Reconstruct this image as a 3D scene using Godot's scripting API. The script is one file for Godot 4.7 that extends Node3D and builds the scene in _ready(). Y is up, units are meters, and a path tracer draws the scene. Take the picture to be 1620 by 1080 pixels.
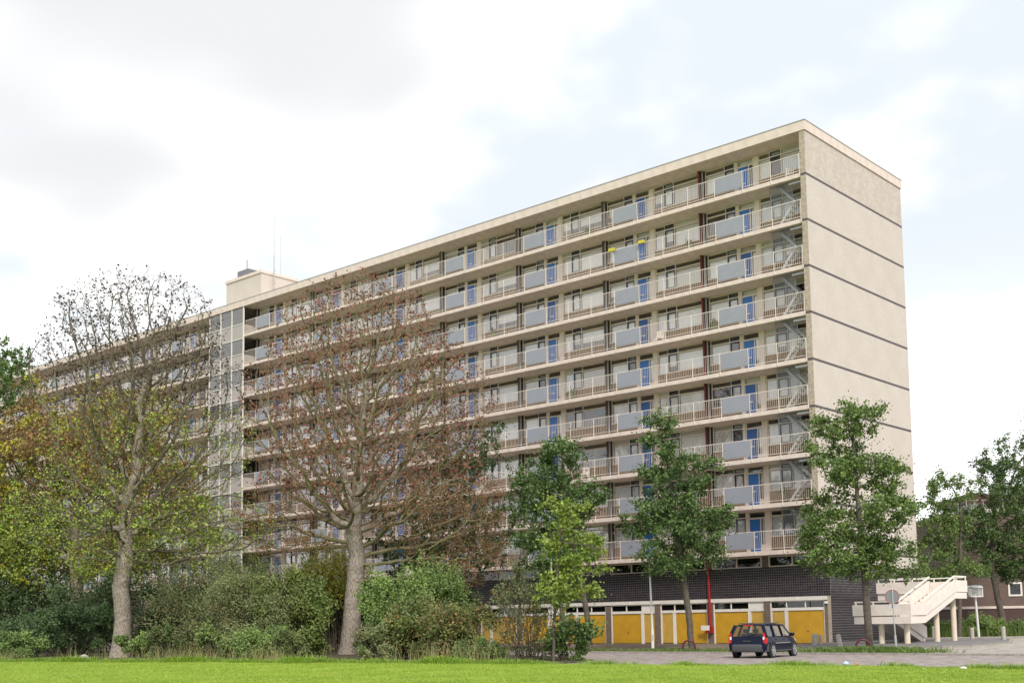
extends Node3D
# An apartment block with access galleries behind a park lawn. Metres, y up.
# X runs along the long facade (0 = outer face of the gable wall, negative to the left), z = 0 is the front edge of the galleries, ground at y = 0.

const BAY := 7.8845
const TOP_FLOOR := 27.42
const STOREY := 2.75
const BAYS := 7

var M := {}
var taken := {}
var cache := {}


class MB:
	var v := PackedVector3Array()
	var n := PackedVector3Array()
	var c := PackedColorArray()
	var ix := PackedInt32Array()
	var tint := Color(1, 1, 1)
	var tinted := false

	func quad(a: Vector3, b: Vector3, cc: Vector3, d: Vector3) -> void:
		var m := (b - a).cross(cc - a)
		if m.length_squared() < 1e-14:
			m = (cc - a).cross(d - a)
		m = m.normalized()
		quadn(a, b, cc, d, m, m, m, m)

	func quadn(a: Vector3, b: Vector3, cc: Vector3, d: Vector3, na: Vector3, nb: Vector3, nc: Vector3, nd: Vector3) -> void:
		var i := v.size()
		v.append(a); v.append(b); v.append(cc); v.append(d)
		n.append(na); n.append(nb); n.append(nc); n.append(nd)
		if tinted:
			c.append(tint); c.append(tint); c.append(tint); c.append(tint)
		ix.append(i); ix.append(i + 2); ix.append(i + 1)
		ix.append(i); ix.append(i + 3); ix.append(i + 2)

	func tri(a: Vector3, b: Vector3, cc: Vector3) -> void:
		var m := (b - a).cross(cc - a).normalized()
		var i := v.size()
		v.append(a); v.append(b); v.append(cc)
		n.append(m); n.append(m); n.append(m)
		if tinted:
			c.append(tint); c.append(tint); c.append(tint)
		ix.append(i); ix.append(i + 2); ix.append(i + 1)

	func box(at: Vector3, s: Vector3, b := Basis()) -> MB:
		var x := b.x * s.x * 0.5
		var y := b.y * s.y * 0.5
		var z := b.z * s.z * 0.5
		quad(at - x - y + z, at + x - y + z, at + x + y + z, at - x + y + z)
		quad(at + x - y - z, at - x - y - z, at - x + y - z, at + x + y - z)
		quad(at + x - y + z, at + x - y - z, at + x + y - z, at + x + y + z)
		quad(at - x - y - z, at - x - y + z, at - x + y + z, at - x + y - z)
		quad(at - x + y + z, at + x + y + z, at + x + y - z, at - x + y - z)
		quad(at - x - y - z, at + x - y - z, at + x - y + z, at - x - y + z)
		return self

	func span(x0: float, x1: float, y0: float, y1: float, z0: float, z1: float) -> MB:
		return box(Vector3((x0 + x1) / 2, (y0 + y1) / 2, (z0 + z1) / 2), Vector3(absf(x1 - x0), absf(y1 - y0), absf(z1 - z0)))

	# a bar of rectangular section from p to q
	func bar(p: Vector3, q: Vector3, w: float, h: float, up := Vector3.UP) -> MB:
		var d := (q - p).normalized()
		var side := d.cross(up).normalized()
		if side.length() < 0.5:
			side = Vector3.RIGHT
		return box((p + q) / 2, Vector3(w, h, p.distance_to(q)), Basis(side, d.cross(side).normalized() * -1.0, d) if false else Basis(side, side.cross(d).normalized() * -1.0, d * -1.0))

	func tube(p: Vector3, q: Vector3, r0: float, r1: float, k := 8, caps := false) -> MB:
		var d := (q - p).normalized()
		var a := d.cross(Vector3.UP if absf(d.y) < 0.9 else Vector3.RIGHT).normalized()
		var b := a.cross(d)
		for i in k:
			var t0 := TAU * i / k
			var t1 := TAU * (i + 1) / k
			var u0 := a * cos(t0) + b * sin(t0)
			var u1 := a * cos(t1) + b * sin(t1)
			quadn(p + u1 * r0, p + u0 * r0, q + u0 * r1, q + u1 * r1, u1, u0, u0, u1)
			if caps:
				tri(q, q + u1 * r1, q + u0 * r1)
				tri(p, p + u0 * r0, p + u1 * r0)
		return self

	# profile of (radius, height) turned round the y axis through o
	func lathe(o: Vector3, prof: Array, k := 16, b := Basis()) -> MB:
		for j in prof.size() - 1:
			var p: Vector2 = prof[j]
			var q: Vector2 = prof[j + 1]
			var sl := Vector2(q.y - p.y, p.x - q.x).normalized()
			for i in k:
				var t0 := TAU * i / k
				var t1 := TAU * (i + 1) / k
				var u0 := Vector3(cos(t0), 0, sin(t0))
				var u1 := Vector3(cos(t1), 0, sin(t1))
				var n0 := b * (u0 * sl.x + Vector3.UP * sl.y)
				var n1 := b * (u1 * sl.x + Vector3.UP * sl.y)
				quadn(o + b * (u1 * p.x + Vector3.UP * p.y), o + b * (u0 * p.x + Vector3.UP * p.y), o + b * (u0 * q.x + Vector3.UP * q.y), o + b * (u1 * q.x + Vector3.UP * q.y), n1, n0, n0, n1)
		return self

	# outline in the xy plane pushed out to z = depth, placed with xf
	func prism(poly: PackedVector2Array, depth: float, xf := Transform3D()) -> MB:
		if Geometry2D.is_polygon_clockwise(poly):
			poly = poly.duplicate()
			poly.reverse()
		var t := Geometry2D.triangulate_polygon(poly)
		for i in range(0, t.size(), 3):
			var a := poly[t[i]]
			var b := poly[t[i + 1]]
			var cc := poly[t[i + 2]]
			if (b - a).cross(cc - a) < 0:
				var s := b
				b = cc
				cc = s
			tri(xf * Vector3(a.x, a.y, depth), xf * Vector3(b.x, b.y, depth), xf * Vector3(cc.x, cc.y, depth))
			tri(xf * Vector3(a.x, a.y, 0), xf * Vector3(cc.x, cc.y, 0), xf * Vector3(b.x, b.y, 0))
		for i in poly.size():
			var a := poly[i]
			var b := poly[(i + 1) % poly.size()]
			quad(xf * Vector3(a.x, a.y, 0), xf * Vector3(b.x, b.y, 0), xf * Vector3(b.x, b.y, depth), xf * Vector3(a.x, a.y, depth))
		return self

	func mesh() -> ArrayMesh:
		var m := ArrayMesh.new()
		if v.is_empty():
			return m
		var arr := []
		arr.resize(Mesh.ARRAY_MAX)
		arr[Mesh.ARRAY_VERTEX] = v
		arr[Mesh.ARRAY_NORMAL] = n
		if tinted:
			arr[Mesh.ARRAY_COLOR] = c
		arr[Mesh.ARRAY_INDEX] = ix
		m.add_surface_from_arrays(Mesh.PRIMITIVE_TRIANGLES, arr)
		return m


func numbered(called: String) -> String:
	taken[called] = taken.get(called, -1) + 1
	return called if taken[called] == 0 else "%s_%03d" % [called, taken[called]]


func tag(o: Node, label: String, category: String, group := "", kind := "") -> Node:
	if label: o.set_meta("label", label)
	if category: o.set_meta("category", category)
	if group: o.set_meta("group", group)
	if kind: o.set_meta("kind", kind)
	return o


func thing(called: String, label: String, category: String, at := Vector3.ZERO, turn := 0.0, group := "") -> Node3D:
	var o := Node3D.new()
	o.name = numbered(called)
	add_child(o)
	o.position = at
	o.rotation.y = turn
	tag(o, label, category, group)
	return o


func part(parent: Node, called: String, mesh: Mesh, m: Material, at := Vector3.ZERO, turn := 0.0) -> MeshInstance3D:
	var o := MeshInstance3D.new()
	o.name = called if parent != self else numbered(called)
	o.mesh = mesh
	o.material_override = m
	o.position = at
	o.rotation.y = turn
	parent.add_child(o, true)
	return o


func struct(called: String, mb: MB, m: Material) -> MeshInstance3D:
	var o := part(self, called, mb.mesh(), m)
	o.set_meta("kind", "structure")
	return o


# ---------------------------------------------------------------- materials
func lin(r: float, g: float, b: float) -> Color:
	return Color(r, g, b).linear_to_srgb()


func plain(r: float, g: float, b: float, rough := 0.8, metal := 0.0) -> StandardMaterial3D:
	var m := StandardMaterial3D.new()
	m.albedo_color = lin(r, g, b)
	m.roughness = rough
	m.metallic = metal
	return m


func noise_bytes(side: int, freq: float, oct: int, sd: int) -> PackedByteArray:
	var f := FastNoiseLite.new()
	f.seed = sd
	f.noise_type = FastNoiseLite.TYPE_SIMPLEX
	f.frequency = freq
	f.fractal_octaves = oct
	var im := f.get_seamless_image(side, side)
	im.convert(Image.FORMAT_L8)
	return im.get_data()


# colour texture: two tones mixed by coarse noise, roughened by fine noise, and optional courses (brick joints as print, too fine to build)
func surface_texture(side: int, a: Vector3, b: Vector3, coarse: float, fine: float, fine_amount: float, sd: int, course := Vector2i.ZERO, joint := Vector3.ZERO, vary := .15) -> ImageTexture:
	var n0 := noise_bytes(side, coarse, 4, sd)
	var n1 := noise_bytes(side, fine, 2, sd + 7)
	var data := PackedByteArray()
	data.resize(side * side * 3)
	var rng := RandomNumberGenerator.new()
	rng.seed = sd
	var tone := PackedFloat32Array()
	for i in 4096:
		tone.append(rng.randf_range(1.0 - vary, 1.0 + vary))
	var k := 0
	for y in side:
		for x in side:
			var t := clampf((n0[k] / 255.0 - 0.5) * 1.6 + 0.5, 0, 1)
			var g := 1.0 + (n1[k] / 255.0 - 0.5) * 2.0 * fine_amount
			var col := a.lerp(b, t) * g
			if course.x > 0:
				var row := y / course.y
				var xx := x + (course.x / 2 if row % 2 else 0)
				var cell := (row * 61 + (xx % side) / course.x) % 4096
				col *= tone[cell]
				if y % course.y == 0 or xx % course.x == 0:
					col = col.lerp(joint, 0.75)
			var s := Color(col.x, col.y, col.z).linear_to_srgb()
			data[k * 3] = clampi(int(s.r * 255), 0, 255)
			data[k * 3 + 1] = clampi(int(s.g * 255), 0, 255)
			data[k * 3 + 2] = clampi(int(s.b * 255), 0, 255)
			k += 1
	return ImageTexture.create_from_image(Image.create_from_data(side, side, false, Image.FORMAT_RGB8, data))


func textured(t: Texture2D, metres: float, rough := 0.85) -> StandardMaterial3D:
	var m := StandardMaterial3D.new()
	m.albedo_texture = t
	m.uv1_triplanar = true
	m.uv1_world_triplanar = true
	m.uv1_scale = Vector3.ONE / metres
	m.roughness = rough
	return m


func glass(tone: float, alpha: float) -> StandardMaterial3D:
	var m := plain(tone, tone, tone, 0.03)
	m.transparency = BaseMaterial3D.TRANSPARENCY_ALPHA
	m.albedo_color.a = alpha
	return m


func make_materials() -> void:
	M.slab = textured(surface_texture(256, Vector3(.71, .62, .565), Vector3(.63, .545, .49), .012, .15, .08, 3), 3.0)
	M.gable = textured(surface_texture(512, Vector3(.565, .52, .475), Vector3(.53, .485, .44), .004, .25, .035, 11, Vector2i(22, 7), Vector3(.52, .47, .43), .03), 5.6)
	M.gable_worn = textured(surface_texture(512, Vector3(.54, .49, .445), Vector3(.475, .43, .387), .012, .3, .14, 12, Vector2i(22, 7), Vector3(.50, .44, .39), .07), 5.6)
	M.pier = textured(surface_texture(256, Vector3(.42, .36, .29), Vector3(.34, .285, .225), .02, .2, .2, 14, Vector2i(20, 8), Vector3(.5, .45, .38)), 2.2)
	M.band = plain(.085, .072, .078, .6)
	M.cream = textured(surface_texture(128, Vector3(.76, .67, .61), Vector3(.71, .625, .565), .02, .2, .06, 20), 2.0, .6)
	M.white = textured(surface_texture(128, Vector3(.80, .77, .72), Vector3(.74, .71, .66), .02, .2, .06, 21), 2.0, .55)
	M.rail = plain(.72, .66, .60, .5)
	M.trim = plain(.35, .36, .37, .4, .6)
	M.blue = plain(.022, .16, .52, .35)
	M.blue_faded = plain(.035, .12, .38, .5)
	M.navy = plain(.008, .028, .11, .4)
	M.panel = textured(surface_texture(128, Vector3(.29, .31, .36), Vector3(.275, .295, .345), .02, .2, .04, 23), 3.0, .5)
	M.column = plain(.075, .05, .04, .6)
	M.pipe_grey = plain(.30, .31, .33, .5)
	M.red = plain(.30, .012, .014, .45)
	M.riser = plain(.15, .014, .018, .5)
	M.spandrel = textured(surface_texture(256, Vector3(.27, .185, .12), Vector3(.19, .125, .08), .03, .3, .2, 25, Vector2i(24, 8), Vector3(.32, .25, .18)), 2.4)
	M.brick = textured(surface_texture(256, Vector3(.20, .145, .11), Vector3(.13, .095, .075), .03, .3, .25, 26, Vector2i(20, 7), Vector3(.26, .23, .2)), 1.9)
	M.brown_wall = textured(surface_texture(512, Vector3(.15, .10, .085), Vector3(.11, .075, .065), .01, .3, .2, 27, Vector2i(14, 5), Vector3(.2, .15, .13)), 4.5)
	M.brown_dark = textured(surface_texture(256, Vector3(.085, .045, .042), Vector3(.06, .034, .033), .02, .3, .2, 28, Vector2i(14, 5), Vector3(.1, .07, .06)), 2.2)
	M.tile = plain(.030, .027, .034, .22)
	M.tile_b = plain(.048, .040, .044, .28)
	M.tile_c = plain(.020, .019, .028, .2)
	M.grout = plain(.36, .34, .335, .9)
	M.yellow = textured(surface_texture(256, Vector3(.60, .355, .03), Vector3(.54, .315, .026), .012, .2, .06, 30), 3.0, .5)
	M.yellow_pale = textured(surface_texture(256, Vector3(.59, .385, .08), Vector3(.53, .34, .065), .012, .2, .07, 31), 3.0, .55)
	M.tower_panel = plain(.40, .375, .36, .6)
	M.black = plain(.012, .012, .013, .6)
	M.room = plain(.22, .20, .18, .9)
	M.pane = glass(.02, .02)
	M.pane_dark = glass(.01, .35)
	M.tower_glass = glass(.22, .45)
	M.curtains = [plain(.90, .90, .93, .8), plain(.86, .85, .86, .8), plain(.76, .76, .79, .85), plain(.91, .91, .95, .8), plain(.68, .65, .62, .85)]
	for m in M.curtains:
		m.backlight_enabled = true
		m.backlight = Color(.35, .35, .35)
	M.curtain_pink = plain(.55, .36, .50, .8)
	M.curtain_red = plain(.28, .035, .06, .8)
	M.curtain_dark = plain(.10, .10, .09, .8)
	M.concrete = textured(surface_texture(256, Vector3(.46, .43, .39), Vector3(.33, .31, .28), .03, .3, .25, 40), 1.2)
	M.stair = textured(surface_texture(256, Vector3(.76, .695, .645), Vector3(.69, .63, .58), .015, .2, .09, 41), 3.0, .7)
	M.stair_column = textured(surface_texture(128, Vector3(.70, .62, .50), Vector3(.64, .56, .445), .02, .2, .06, 42), 2.0, .6)
	M.asphalt = textured(surface_texture(512, Vector3(.20, .195, .195), Vector3(.145, .142, .145), .012, .35, .22, 43), 6.0)
	M.road = textured(surface_texture(512, Vector3(.37, .325, .31), Vector3(.21, .175, .165), .012, .3, .2, 44, Vector2i(20, 10), Vector3(.2, .17, .15)), 5.0)
	M.paver = textured(surface_texture(512, Vector3(.40, .37, .33), Vector3(.31, .28, .25), .01, .3, .18, 45, Vector2i(26, 26), Vector3(.25, .23, .2)), 6.0)
	M.forecourt = textured(surface_texture(512, Vector3(.23, .18, .15), Vector3(.17, .13, .11), .01, .3, .2, 46, Vector2i(20, 10), Vector3(.15, .12, .1)), 5.0)
	M.kerb = textured(surface_texture(128, Vector3(.34, .32, .29), Vector3(.25, .235, .21), .03, .3, .2, 47), 1.0)
	M.soil = textured(surface_texture(256, Vector3(.075, .06, .03), Vector3(.05, .055, .02), .02, .3, .4, 48), 3.0)
	M.lawn = textured(surface_texture(512, Vector3(.255, .38, .032), Vector3(.20, .31, .026), .006, .3, .12, 49), 9.0, .9)
	M.verge = textured(surface_texture(256, Vector3(.10, .15, .02), Vector3(.07, .09, .02), .03, .3, .4, 50), 3.0)
	M.ground = textured(surface_texture(256, Vector3(.09, .11, .03), Vector3(.06, .07, .025), .02, .3, .3, 51), 12.0)
	M.bark = textured(surface_texture(256, Vector3(.43, .38, .325), Vector3(.13, .11, .088), .03, .14, .35, 52), 1.2)
	M.bark.heightmap_enabled = true
	M.bark.heightmap_texture = M.bark.albedo_texture
	M.bark.heightmap_scale = 3.0
	M.bark.uv1_scale = Vector3(1.4, .45, 1.4)
	M.bark_thin = textured(surface_texture(128, Vector3(.15, .125, .095), Vector3(.10, .10, .05), .02, .3, .3, 53), 1.5)
	M.bark_moss = textured(surface_texture(128, Vector3(.20, .17, .125), Vector3(.17, .165, .05), .02, .3, .3, 55), 1.5)
	M.bark_dark = textured(surface_texture(128, Vector3(.13, .11, .09), Vector3(.08, .068, .055), .03, .3, .3, 54), 1.0)
	M.leaf = StandardMaterial3D.new()
	M.leaf.vertex_color_use_as_albedo = true
	M.leaf.roughness = 0.55
	M.leaf.backlight_enabled = true
	M.leaf.backlight = Color(.36, .36, .28)
	M.leaf.cull_mode = BaseMaterial3D.CULL_DISABLED
	M.paint = plain(.006, .009, .026, .35)
	M.paint.clearcoat_enabled = true
	M.paint.clearcoat = .2
	M.paint.metallic_specular = .18
	M.paint.clearcoat_roughness = 0.04
	M.rubber = plain(.018, .018, .018, .8)
	M.plastic = plain(.06, .062, .068, .5)
	M.chrome = plain(.75, .75, .76, .15, 1.0)
	M.alloy = plain(.62, .63, .65, .3, .85)
	M.tail_red = plain(.55, .01, .015, .12)
	M.lamp_clear = plain(.75, .76, .78, .1)
	M.car_glass = glass(.02, .22)
	M.steel = plain(.46, .47, .48, .4, .5)
	M.steel_dark = plain(.20, .21, .22, .45, .5)
	M.post_white = plain(.70, .70, .69, .4)
	M.maroon = plain(.10, .012, .02, .4)
	M.rock = textured(surface_texture(128, Vector3(.5, .48, .45), Vector3(.34, .32, .3), .05, .3, .2, 60), .6)


# ---------------------------------------------------------------- start
func _ready() -> void:
	# camera
	var cam := Camera3D.new()
	cam.name = "camera"
	add_child(cam)
	var right := Vector3(0.75050252, -0.01500528, -0.66069722)
	var up := Vector3(0.07675799, 0.99495515, 0.06459462)
	var fwd := Vector3(-0.65639484, 0.09919221, -0.74786812)
	cam.transform = Transform3D(Basis(right, up, -fwd).orthonormalized(), Vector3(31.82, 1.384, 61.2))
	var near := 0.1
	var focal := 1877.5
	cam.set_frustum(near * 1080.0 / focal, Vector2(-26.8, 259.3) / focal * near, near, 900.0)
	cam.current = true
	# sky, sun, exposure
	var we := WorldEnvironment.new()
	we.name = "environment"
	var env := Environment.new()
	env.background_mode = Environment.BG_SKY
	var sky := Sky.new()
	var sm := PanoramaSkyMaterial.new()
	sm.panorama = ImageTexture.create_from_image(sky_image())
	sky.sky_material = sm
	env.sky = sky
	env.background_energy_multiplier = 1.0
	env.tonemap_mode = Environment.TONE_MAPPER_LINEAR
	env.tonemap_exposure = 2.18
	env.sdfgi_enabled = true
	env.ssao_enabled = true
	env.ssil_enabled = true
	we.environment = env
	add_child(we)
	var sun := DirectionalLight3D.new()
	sun.name = "sun"
	sun.light_energy = 0.46
	sun.light_angular_distance = 10.0
	sun.light_color = Color(1.0, 0.955, 0.91)
	sun.shadow_enabled = true
	add_child(sun)
	sun.look_at_from_position(Vector3(30, 33, 22), Vector3.ZERO)

	make_materials()
	build_ground()
	build_block()
	build_neighbour()
	build_stairs()
	build_props()
	build_plants()


func sky_image() -> Image:
	var w := 1536
	var h := 768
	var f := FastNoiseLite.new()
	f.seed = 2
	f.noise_type = FastNoiseLite.TYPE_SIMPLEX_SMOOTH
	f.frequency = 1.15
	f.fractal_octaves = 6
	f.fractal_gain = 0.56
	var g := FastNoiseLite.new()
	g.seed = 7
	g.noise_type = FastNoiseLite.TYPE_SIMPLEX_SMOOTH
	g.frequency = 0.8
	g.fractal_octaves = 4
	var im := Image.create(w, h, false, Image.FORMAT_RGBF)
	for y in h:
		var el := PI * (0.5 - (y + 0.5) / h)
		for x in w:
			var az := TAU * (x + 0.5) / w
			var d := Vector3(cos(el) * sin(az), sin(el), -cos(el) * cos(az))
			if d.y < -0.02:
				im.set_pixel(x, y, Color(.16, .17, .12))
				continue
			var p := Vector3(d.x, 0, d.z) / (maxf(d.y, 0.0) + 0.22)
			var a := f.get_noise_3d(p.x, p.y, p.z)
			var b := g.get_noise_3d(p.x + 31.0, 4.0, p.z)
			# thin overcast: bright broken cloud (brighter than the film holds), pale blue gaps, grey undersides
			var cloud := smoothstep(-0.30, 0.14, a)
			var grey := smoothstep(-0.04, 0.34, b)
			var white := Vector3(.57, .57, .57).lerp(Vector3(.325, .33, .34), grey * .66)
			var col := Vector3(.395, .425, .455).lerp(white, cloud)
			col = col.lerp(Vector3(.80, .80, .81), smoothstep(0.32, 0.0, d.y) * 0.8)
			im.set_pixel(x, y, Color(col.x, col.y, col.z))
	return im


# ---------------------------------------------------------------- ground
# the garages stand a hand higher than the road
func gy(z: float) -> float:
	return -0.2 * clampf((z - 1.0) / 8.0, 0.0, 1.0)


func spot(x: float, z: float) -> Vector3:
	return Vector3(x, gy(z), z)


func flat(poly: PackedVector2Array, y: float) -> MB:
	var mb := MB.new()
	for zone in [rect(-600, 600, -600, 1), rect(-600, 600, 1, 9), rect(-600, 600, 9, 600)]:
		for p in Geometry2D.intersect_polygons(poly, zone):
			var t := Geometry2D.triangulate_polygon(p)
			for i in range(0, t.size(), 3):
				var a := Vector3(p[t[i]].x, y + gy(p[t[i]].y), p[t[i]].y)
				var b := Vector3(p[t[i + 1]].x, y + gy(p[t[i + 1]].y), p[t[i + 1]].y)
				var c := Vector3(p[t[i + 2]].x, y + gy(p[t[i + 2]].y), p[t[i + 2]].y)
				if (b - a).cross(c - a).y < 0:
					mb.tri(a, c, b)
				else:
					mb.tri(a, b, c)
	return mb


func rect(x0: float, x1: float, z0: float, z1: float) -> PackedVector2Array:
	return PackedVector2Array([Vector2(x0, z0), Vector2(x1, z0), Vector2(x1, z1), Vector2(x0, z1)])


# a kerb as separate stones along a line
func kerb(called: String, line: PackedVector2Array, y0: float, y1: float, stone := 1.0) -> void:
	var root := Node3D.new()
	root.name = numbered(called)
	root.set_meta("kind", "structure")
	add_child(root)
	for i in line.size() - 1:
		var a := line[i]
		var b := line[i + 1]
		var count := maxi(1, int(round(a.distance_to(b) / stone)))
		var l := a.distance_to(b) / count
		var key := "kerb %.2f %.2f" % [snappedf(l, 0.05), y1 - y0]
		if not cache.has(key):
			cache[key] = MB.new().box(Vector3(0, (y1 - y0) / 2, 0), Vector3(l - 0.012, y1 - y0, 0.14)).mesh()
		for j in count:
			var p := a.lerp(b, (j + 0.5) / count)
			var d := (b - a).normalized()
			part(root, "kerbstone", cache[key], M.kerb, Vector3(p.x, y0 + gy(p.y), p.y), -atan2(d.y, d.x))


const LAWN_EDGE := [Vector2(-90, 49.0), Vector2(-29.2, 32.9), Vector2(-16.6, 30.0), Vector2(-9.2, 28.5), Vector2(2, 26.5), Vector2(5.75, 25.9), Vector2(12.5, 24.3), Vector2(19.1, 25.1), Vector2(40, 23.5), Vector2(90, 21.0)]


func build_ground() -> void:
	struct("ground", flat(rect(-450, 450, -450, 450), -0.06), M.ground)
	struct("road", flat(PackedVector2Array([Vector2(-90, 10.4), Vector2(1.8, 11.5), Vector2(10.2, 11.85), Vector2(90, 15.0), Vector2(90, 30), Vector2(-90, 50)]), 0.0), M.road)
	struct("forecourt", flat(PackedVector2Array([Vector2(-90, -0.9), Vector2(0.0, -0.9), Vector2(0.0, 7.4), Vector2(-90, 6.6)]), 0.0), M.forecourt)
	struct("pavement", flat(PackedVector2Array([Vector2(0.0, -12.0), Vector2(35, -42.8), Vector2(90, -42.8), Vector2(90, 14.9), Vector2(10.2, 11.75), Vector2(0.0, 11.4)]), 0.004), M.paver)
	struct("back_street", flat(PackedVector2Array([Vector2(0.0, -12.05), Vector2(35, -42.9), Vector2(34, -44), Vector2(-1, -13.2)]), -0.01), M.asphalt)
	var edge := PackedVector2Array([Vector2(0.02, 4.85), Vector2(1.4, 4.75), Vector2(8.4, 4.15), Vector2(9.5, 3.3), Vector2(10.0, 1.5), Vector2(9.7, -1.5), Vector2(6.9, -9.8), Vector2(5.4, -13.2), Vector2(3.0, -13.6)])
	var isl := edge.duplicate()
	isl.append(Vector2(0.02, -11.6))
	struct("stair_court", flat(isl, 0.085), M.asphalt)
	kerb("court_kerb", edge, -0.05, 0.09)
	kerb("planting_kerb", PackedVector2Array([Vector2(0.3, -12.4), Vector2(30, -38.5)]), -0.05, 0.13)
	# verge with the young trees
	var verge := PackedVector2Array([Vector2(-60, 6.9), Vector2(8.3, 7.95), Vector2(9.6, 8.9), Vector2(10.4, 10.2), Vector2(10.4, 11.75), Vector2(1.8, 11.4), Vector2(-60, 10.6)])
	struct("verge", flat(verge, 0.05), M.verge)
	kerb("road_kerb", PackedVector2Array([Vector2(-60, 10.7), Vector2(1.8, 11.5), Vector2(10.4, 11.86), Vector2(40, 13.0)]), -0.05, 0.09)
	kerb("verge_kerb", PackedVector2Array([Vector2(-60, 6.82), Vector2(8.35, 7.87), Vector2(9.7, 8.84), Vector2(10.5, 10.2), Vector2(10.5, 11.7)]), -0.05, 0.05)
	# planting bed under the old trees
	var bed := PackedVector2Array([Vector2(-90, 12.5), Vector2(-14, 14.5), Vector2(-5, 17.5), Vector2(0.3, 21.2), Vector2(1.6, 24.0), Vector2(1.6, 26.7), Vector2(-9.2, 28.7), Vector2(-16.6, 30.2), Vector2(-29.2, 33.1), Vector2(-90, 49.4)])
	struct("planting_bed", flat(bed, 0.02), M.soil)
	var lawn := PackedVector2Array([Vector2(-90, 49.0)])
	var ex := -60.0
	while ex < 42.0:
		lawn.append(Vector2(ex, edge_z(ex)))
		ex += .3
	lawn.append(Vector2(90, 21.0))
	lawn.append(Vector2(140, 70)); lawn.append(Vector2(140, 150)); lawn.append(Vector2(-140, 150)); lawn.append(Vector2(-140, 70))
	struct("lawn", flat(lawn, 0.035), M.lawn)
	struct("hedge_bed", flat(PackedVector2Array([Vector2(0.25, -12.5), Vector2(30, -38.6), Vector2(20, -60), Vector2(-30, -40), Vector2(-12, -14)]), 0.01), M.soil)


# ---------------------------------------------------------------- the block
var heap = null       # when set, pieces are gathered here by name and material instead of becoming nodes


func bit(parent: Node, called: String, mesh: Mesh, m: Material, at := Vector3.ZERO) -> Node:
	if heap == null:
		return part(parent, called, mesh, m, at)
	var key := [called, m]
	if not heap.has(key):
		var st := SurfaceTool.new()
		st.begin(Mesh.PRIMITIVE_TRIANGLES)
		heap[key] = st
	heap[key].append_from(mesh, 0, Transform3D(Basis(), at))
	return parent


func boxed(x0: float, x1: float, y0: float, y1: float, z0: float, z1: float) -> Mesh:
	var key := "b %.3f %.3f %.3f %.3f %.3f %.3f" % [x0, x1, y0, y1, z0, z1]
	if not cache.has(key):
		cache[key] = MB.new().span(x0, x1, y0, y1, z0, z1).mesh()
	return cache[key]


func pane_mesh(x0: float, x1: float, y0: float, y1: float, z: float) -> Mesh:
	var key := "p %.3f %.3f %.3f %.3f %.3f" % [x0, x1, y0, y1, z]
	if not cache.has(key):
		var mb := MB.new()
		for dz in [0.0, -.005, -.016, -.021]:   # both faces of the two sheets of a double pane
			mb.quad(Vector3(x0, y0, z + dz), Vector3(x1, y0, z + dz), Vector3(x1, y1, z + dz), Vector3(x0, y1, z + dz))
		cache[key] = mb.mesh()
	return cache[key]


func curtain_mesh(x0: float, x1: float, y0: float, y1: float, z: float, pleated: bool) -> Mesh:
	var key := "c %.3f %.3f %.3f %.3f %.3f %s" % [x0, x1, y0, y1, z, pleated]
	if not cache.has(key):
		var mb := MB.new()
		var count := int((x1 - x0) / 0.055) if pleated else 1
		for i in count:
			var a := lerpf(x0, x1, float(i) / count)
			var b := lerpf(x0, x1, float(i + 1) / count)
			var za := z + (0.02 * (1 if i % 2 else -1) if pleated else 0.0)
			var zb := z + (-0.02 * (1 if i % 2 else -1) if pleated else 0.0)
			mb.quad(Vector3(a, y0, za), Vector3(b, y0, zb), Vector3(b, y1, zb), Vector3(a, y1, za))
		cache[key] = mb.mesh()
	return cache[key]


func ring(mb: MB, x0: float, x1: float, y0: float, y1: float, w: float, z0: float, z1: float) -> void:
	mb.span(x0, x1, y0, y0 + w, z0, z1)
	mb.span(x0, x1, y1 - w, y1, z0, z1)
	mb.span(x0, x0 + w, y0 + w, y1 - w, z0, z1)
	mb.span(x1 - w, x1, y0 + w, y1 - w, z0, z1)


const WZ := -1.55


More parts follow.
